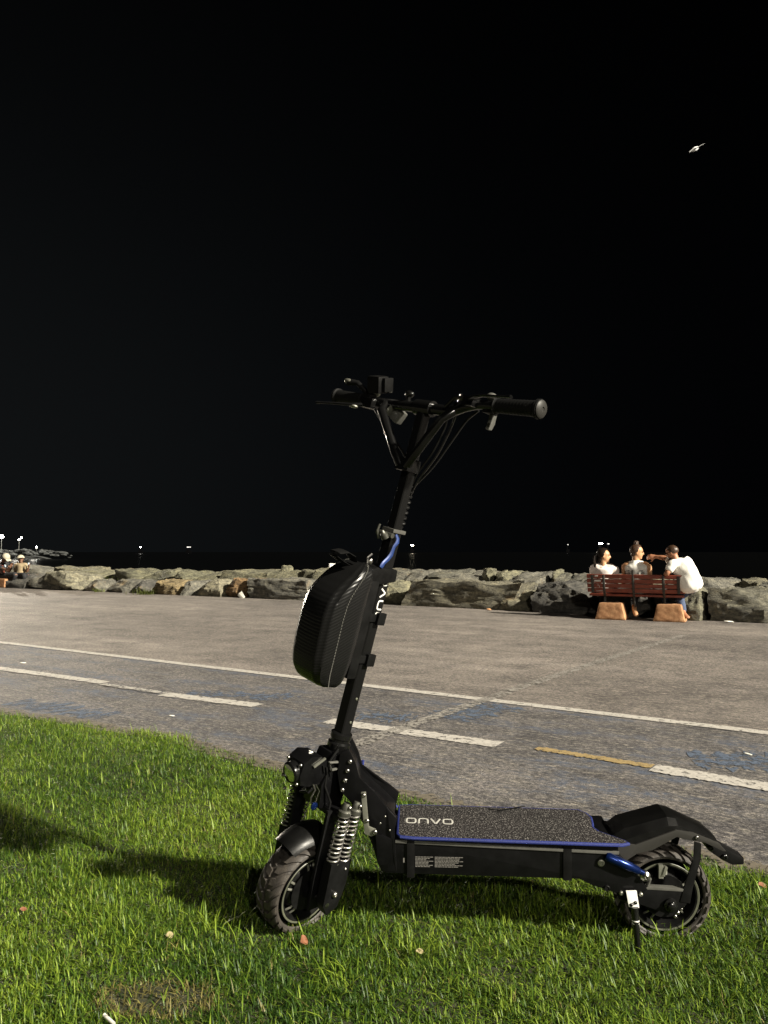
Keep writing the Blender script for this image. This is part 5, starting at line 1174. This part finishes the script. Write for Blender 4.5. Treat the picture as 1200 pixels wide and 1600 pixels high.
# ================================================================== SMALL THINGS
def weed(p, m_, h_, r_, label, name='weed_clump'):
    xx, yy = rng.normal(p.x, r_, m_), rng.normal(p.y, r_*.6, m_)
    t_ = np.array([[0.075, 0.09, 0.018]])*rng.uniform(.6, 1.5, (m_, 1))
    o = grass(name, m_, xx, yy, np.full(m_, p.z), rng.uniform(h_*.2, h_*.8, m_), rng.uniform(.006, .014, m_), rng.uniform(0, 6.28, m_), np.abs(rng.normal(.3, .3, m_)), rng.normal(.6, .4, m_), t_, label, kind=None)
    if 'kind' in o: del o['kind']
    tag(o, label, 'weed', 'weeds among the boulders')
weed(gr(226, 929), 140, .30, .14, 'green weed clump at the foot of the wall beside the small dark stone')
weed(gr(157, 925), 60, .22, .10, 'low green weeds in the gap left of the flat grey slab')
for (x, y, b_, lab) in ((150, 902, 1.4, 'green weeds growing behind the pale knobbly boulder'), (262, 905, 1.3, 'yellowish weeds on top of the wall above the yellow brown boulder'), (190, 901, 1.3, 'mossy weeds on top of the wall behind the flat slab')):
    p = on_plane(x, y, P0+NRM*b_, NRM); weed(p-V(0, 0, .08), 110, .18, .3, lab)
def leaf(p, s, m, label, cat='leaf', rot=0.0, tilt_=.4):
    bm = newbm(); n_ = 10; vs_ = []
    for i in range(n_+1):
        t = i/n_; w_ = math.sin(math.pi*t)**.8*.38; zc = .12*math.sin(t*3)+.05*math.sin(t*9)
        vs_.append([bm.verts.new(((t-.5)*s, k*w_*s, (zc+abs(k)*.12)*s)) for k in (-1, 0, 1)])
    for i in range(n_):
        for k in (0, 1): bm.faces.new((vs_[i][k], vs_[i][k+1], vs_[i+1][k+1], vs_[i+1][k]))
    bmesh.ops.remove_doubles(bm, verts=bm.verts, dist=1e-5); bmesh.ops.solidify(bm, geom=bm.faces[:], thickness=s*.02)
    o = obj(m+'_scrap' if cat != 'leaf' else 'fallen_leaf', bm, m); o.location = p; o.rotation_euler = (tilt_, .2, rot); return tag(o, label, cat)
leaf(gr(472, 1471, .05), .035, 'leaf', 'small reddish brown leaf on the grass in front of the front wheel', rot=1.2, tilt_=.9)
leaf(gr(1190, 1385, .05), .03, 'leaf', 'brown leaf in the grass at the right edge', rot=.3)
leaf(gr(264, 1462, .05), .024, 'straw', 'pale dry petal lying on the lawn left of the front wheel', 'petal', rot=.8, tilt_=.8)
leaf(gr(36, 1422, .05), .02, 'leaf', 'yellowish leaf in the grass near the left edge', rot=.5)
leaf(gr(655, 1488, .055), .022, 'straw', 'thin straw coloured leaf on the grass below the deck', 'leaf', rot=.4)
def bit(name, p, s, m, label, cat, rot=0, grp=None):
    bm = newbm(); b = bmesh.new(); bmesh.ops.create_icosphere(b, subdivisions=2, radius=.5)
    for v in b.verts: v.co *= 1+.4*noise.noise(v.co*3+Vector(p))
    bmesh.ops.scale(b, vec=s, verts=b.verts); join(bm, b); o = obj(name, bm, m); o.location = p; o.rotation_euler = (0, .1, rot); return tag(o, label, cat, grp)
bm = newbm(); add_tube(bm, [(-.02, 0, 0), (.02, 0, .004)], .004, 10); o = obj('cigarette_stub', bm, 'paper'); o.location = gr(170, 1594, .05); o.rotation_euler = (0, .2, -.7); tag(o, 'white cigarette stub in the grass at the bottom edge', 'litter')
bit('paper_scrap', gr(1139, 971, .02), (.16, .07, .02), 'paper', 'white scrap of paper at the foot of the large right hand block', 'litter', .2)
bit('paper_scrap', gr(36, 1035.5, .012), (.06, .02, .01), 'paper', 'small white scrap on the cycle lane at the left', 'litter', .6)
bit('paper_scrap', gr(1168, 1178, .012), (.045, .012, .01), 'paper', 'thin white scrap on the cycle lane at the right', 'litter', -.5)
bit('paper_scrap', gr(268, 1118, .012), (.035, .015, .008), 'paper', 'white scrap on the asphalt above the lawn tuft', 'litter', .1)
bit('orange_scrap', gr(764, 952, .02), (.08, .05, .04), 'block', 'orange crumpled scrap at the foot of the very long block', 'litter', .1)
p = at(522, 885.5, 17.2); bm = newbm(); add_box(bm, (0, 0, 0), (.21, .14, .13), bev=.008); add_box(bm, (0, 0, .062), (.225, .15, .018), bev=.004)
o = obj('foam_box', bm, 'white'); o.location = p; o.rotation_euler = (0, .05, .2); tag(o, 'small white foam box standing on the boulders behind the bag', 'box')
# newspaper wedge between rusty and layered slabs
bm = newbm(); 
for k in range(4): add_box(bm, (0, .02*k, .035+.01*k), (.17, .01, .07), Matrix.Rotation(rad(35+6*k), 4, 'Y'), bev=.002)
o = obj('crumpled_paper', bm, 'paper'); o.location = gr(376, 934.5); o.rotation_euler = (0, 0, -.5); tag(o, 'crumpled grey paper at the foot of the rusty orange boulder', 'litter')

# assumed lamp, added over the sea outside the frame, highlights the scooter's left edges
LPX, LPY, LPH = -33.0, 60.0, 9.0
assumed_lamp = empty('street_lamp', Matrix.Translation((LPX, LPY, -1.8)), 'assumed lamp on a tall pole added over the sea just outside the left edge', 'street lamp')
bm = newbm(); add_tube(bm, [(0, 0, 0), (0, 0, .4), (0, 0, .42), (0, 0, LPH+1.8)], [.11, .10, .06, .045], 12); obj('pole', bm, 'concr', assumed_lamp)
bm = newbm(); add_sphere(bm, (0, 0, LPH+1.95), (.3, .3, .2)); obj('lamp_head', bm, 'warmlight', assumed_lamp)
ld = bpy.data.lights.new('lamp_light', 'POINT'); ld.energy = 26000; ld.color = (1, .9, .74); ld.shadow_soft_size = .2
lo = bpy.data.objects.new('lamp_light', ld); COL.objects.link(lo); lo.location = (LPX+.0, LPY, LPH-.35)

# added fill lamp behind the camera, lifts the shadows and the bench party's backs
QX, QY, QH = 5.0, -16.0, 9.0
fill_lamp = empty('street_lamp', Matrix.Translation((QX, QY, 0.02)), 'added fill lamp on a pole behind the camera', 'street lamp')
bm = newbm(); add_tube(bm, [(0, 0, 0), (0, 0, .4), (0, 0, .42), (0, 0, QH)], [.11, .10, .06, .045], 12); obj('pole', bm, 'concr', fill_lamp)
bm = newbm(); add_sphere(bm, (0, 0, QH+.1), (.22, .22, .16)); obj('lamp_head', bm, 'warmlight', fill_lamp)
ld = bpy.data.lights.new('lamp_light', 'POINT'); ld.energy = 2600; ld.color = (1, .93, .8); ld.shadow_soft_size = .3
lo = bpy.data.objects.new('lamp_light', ld); COL.objects.link(lo); lo.location = (QX, QY, QH-.4)
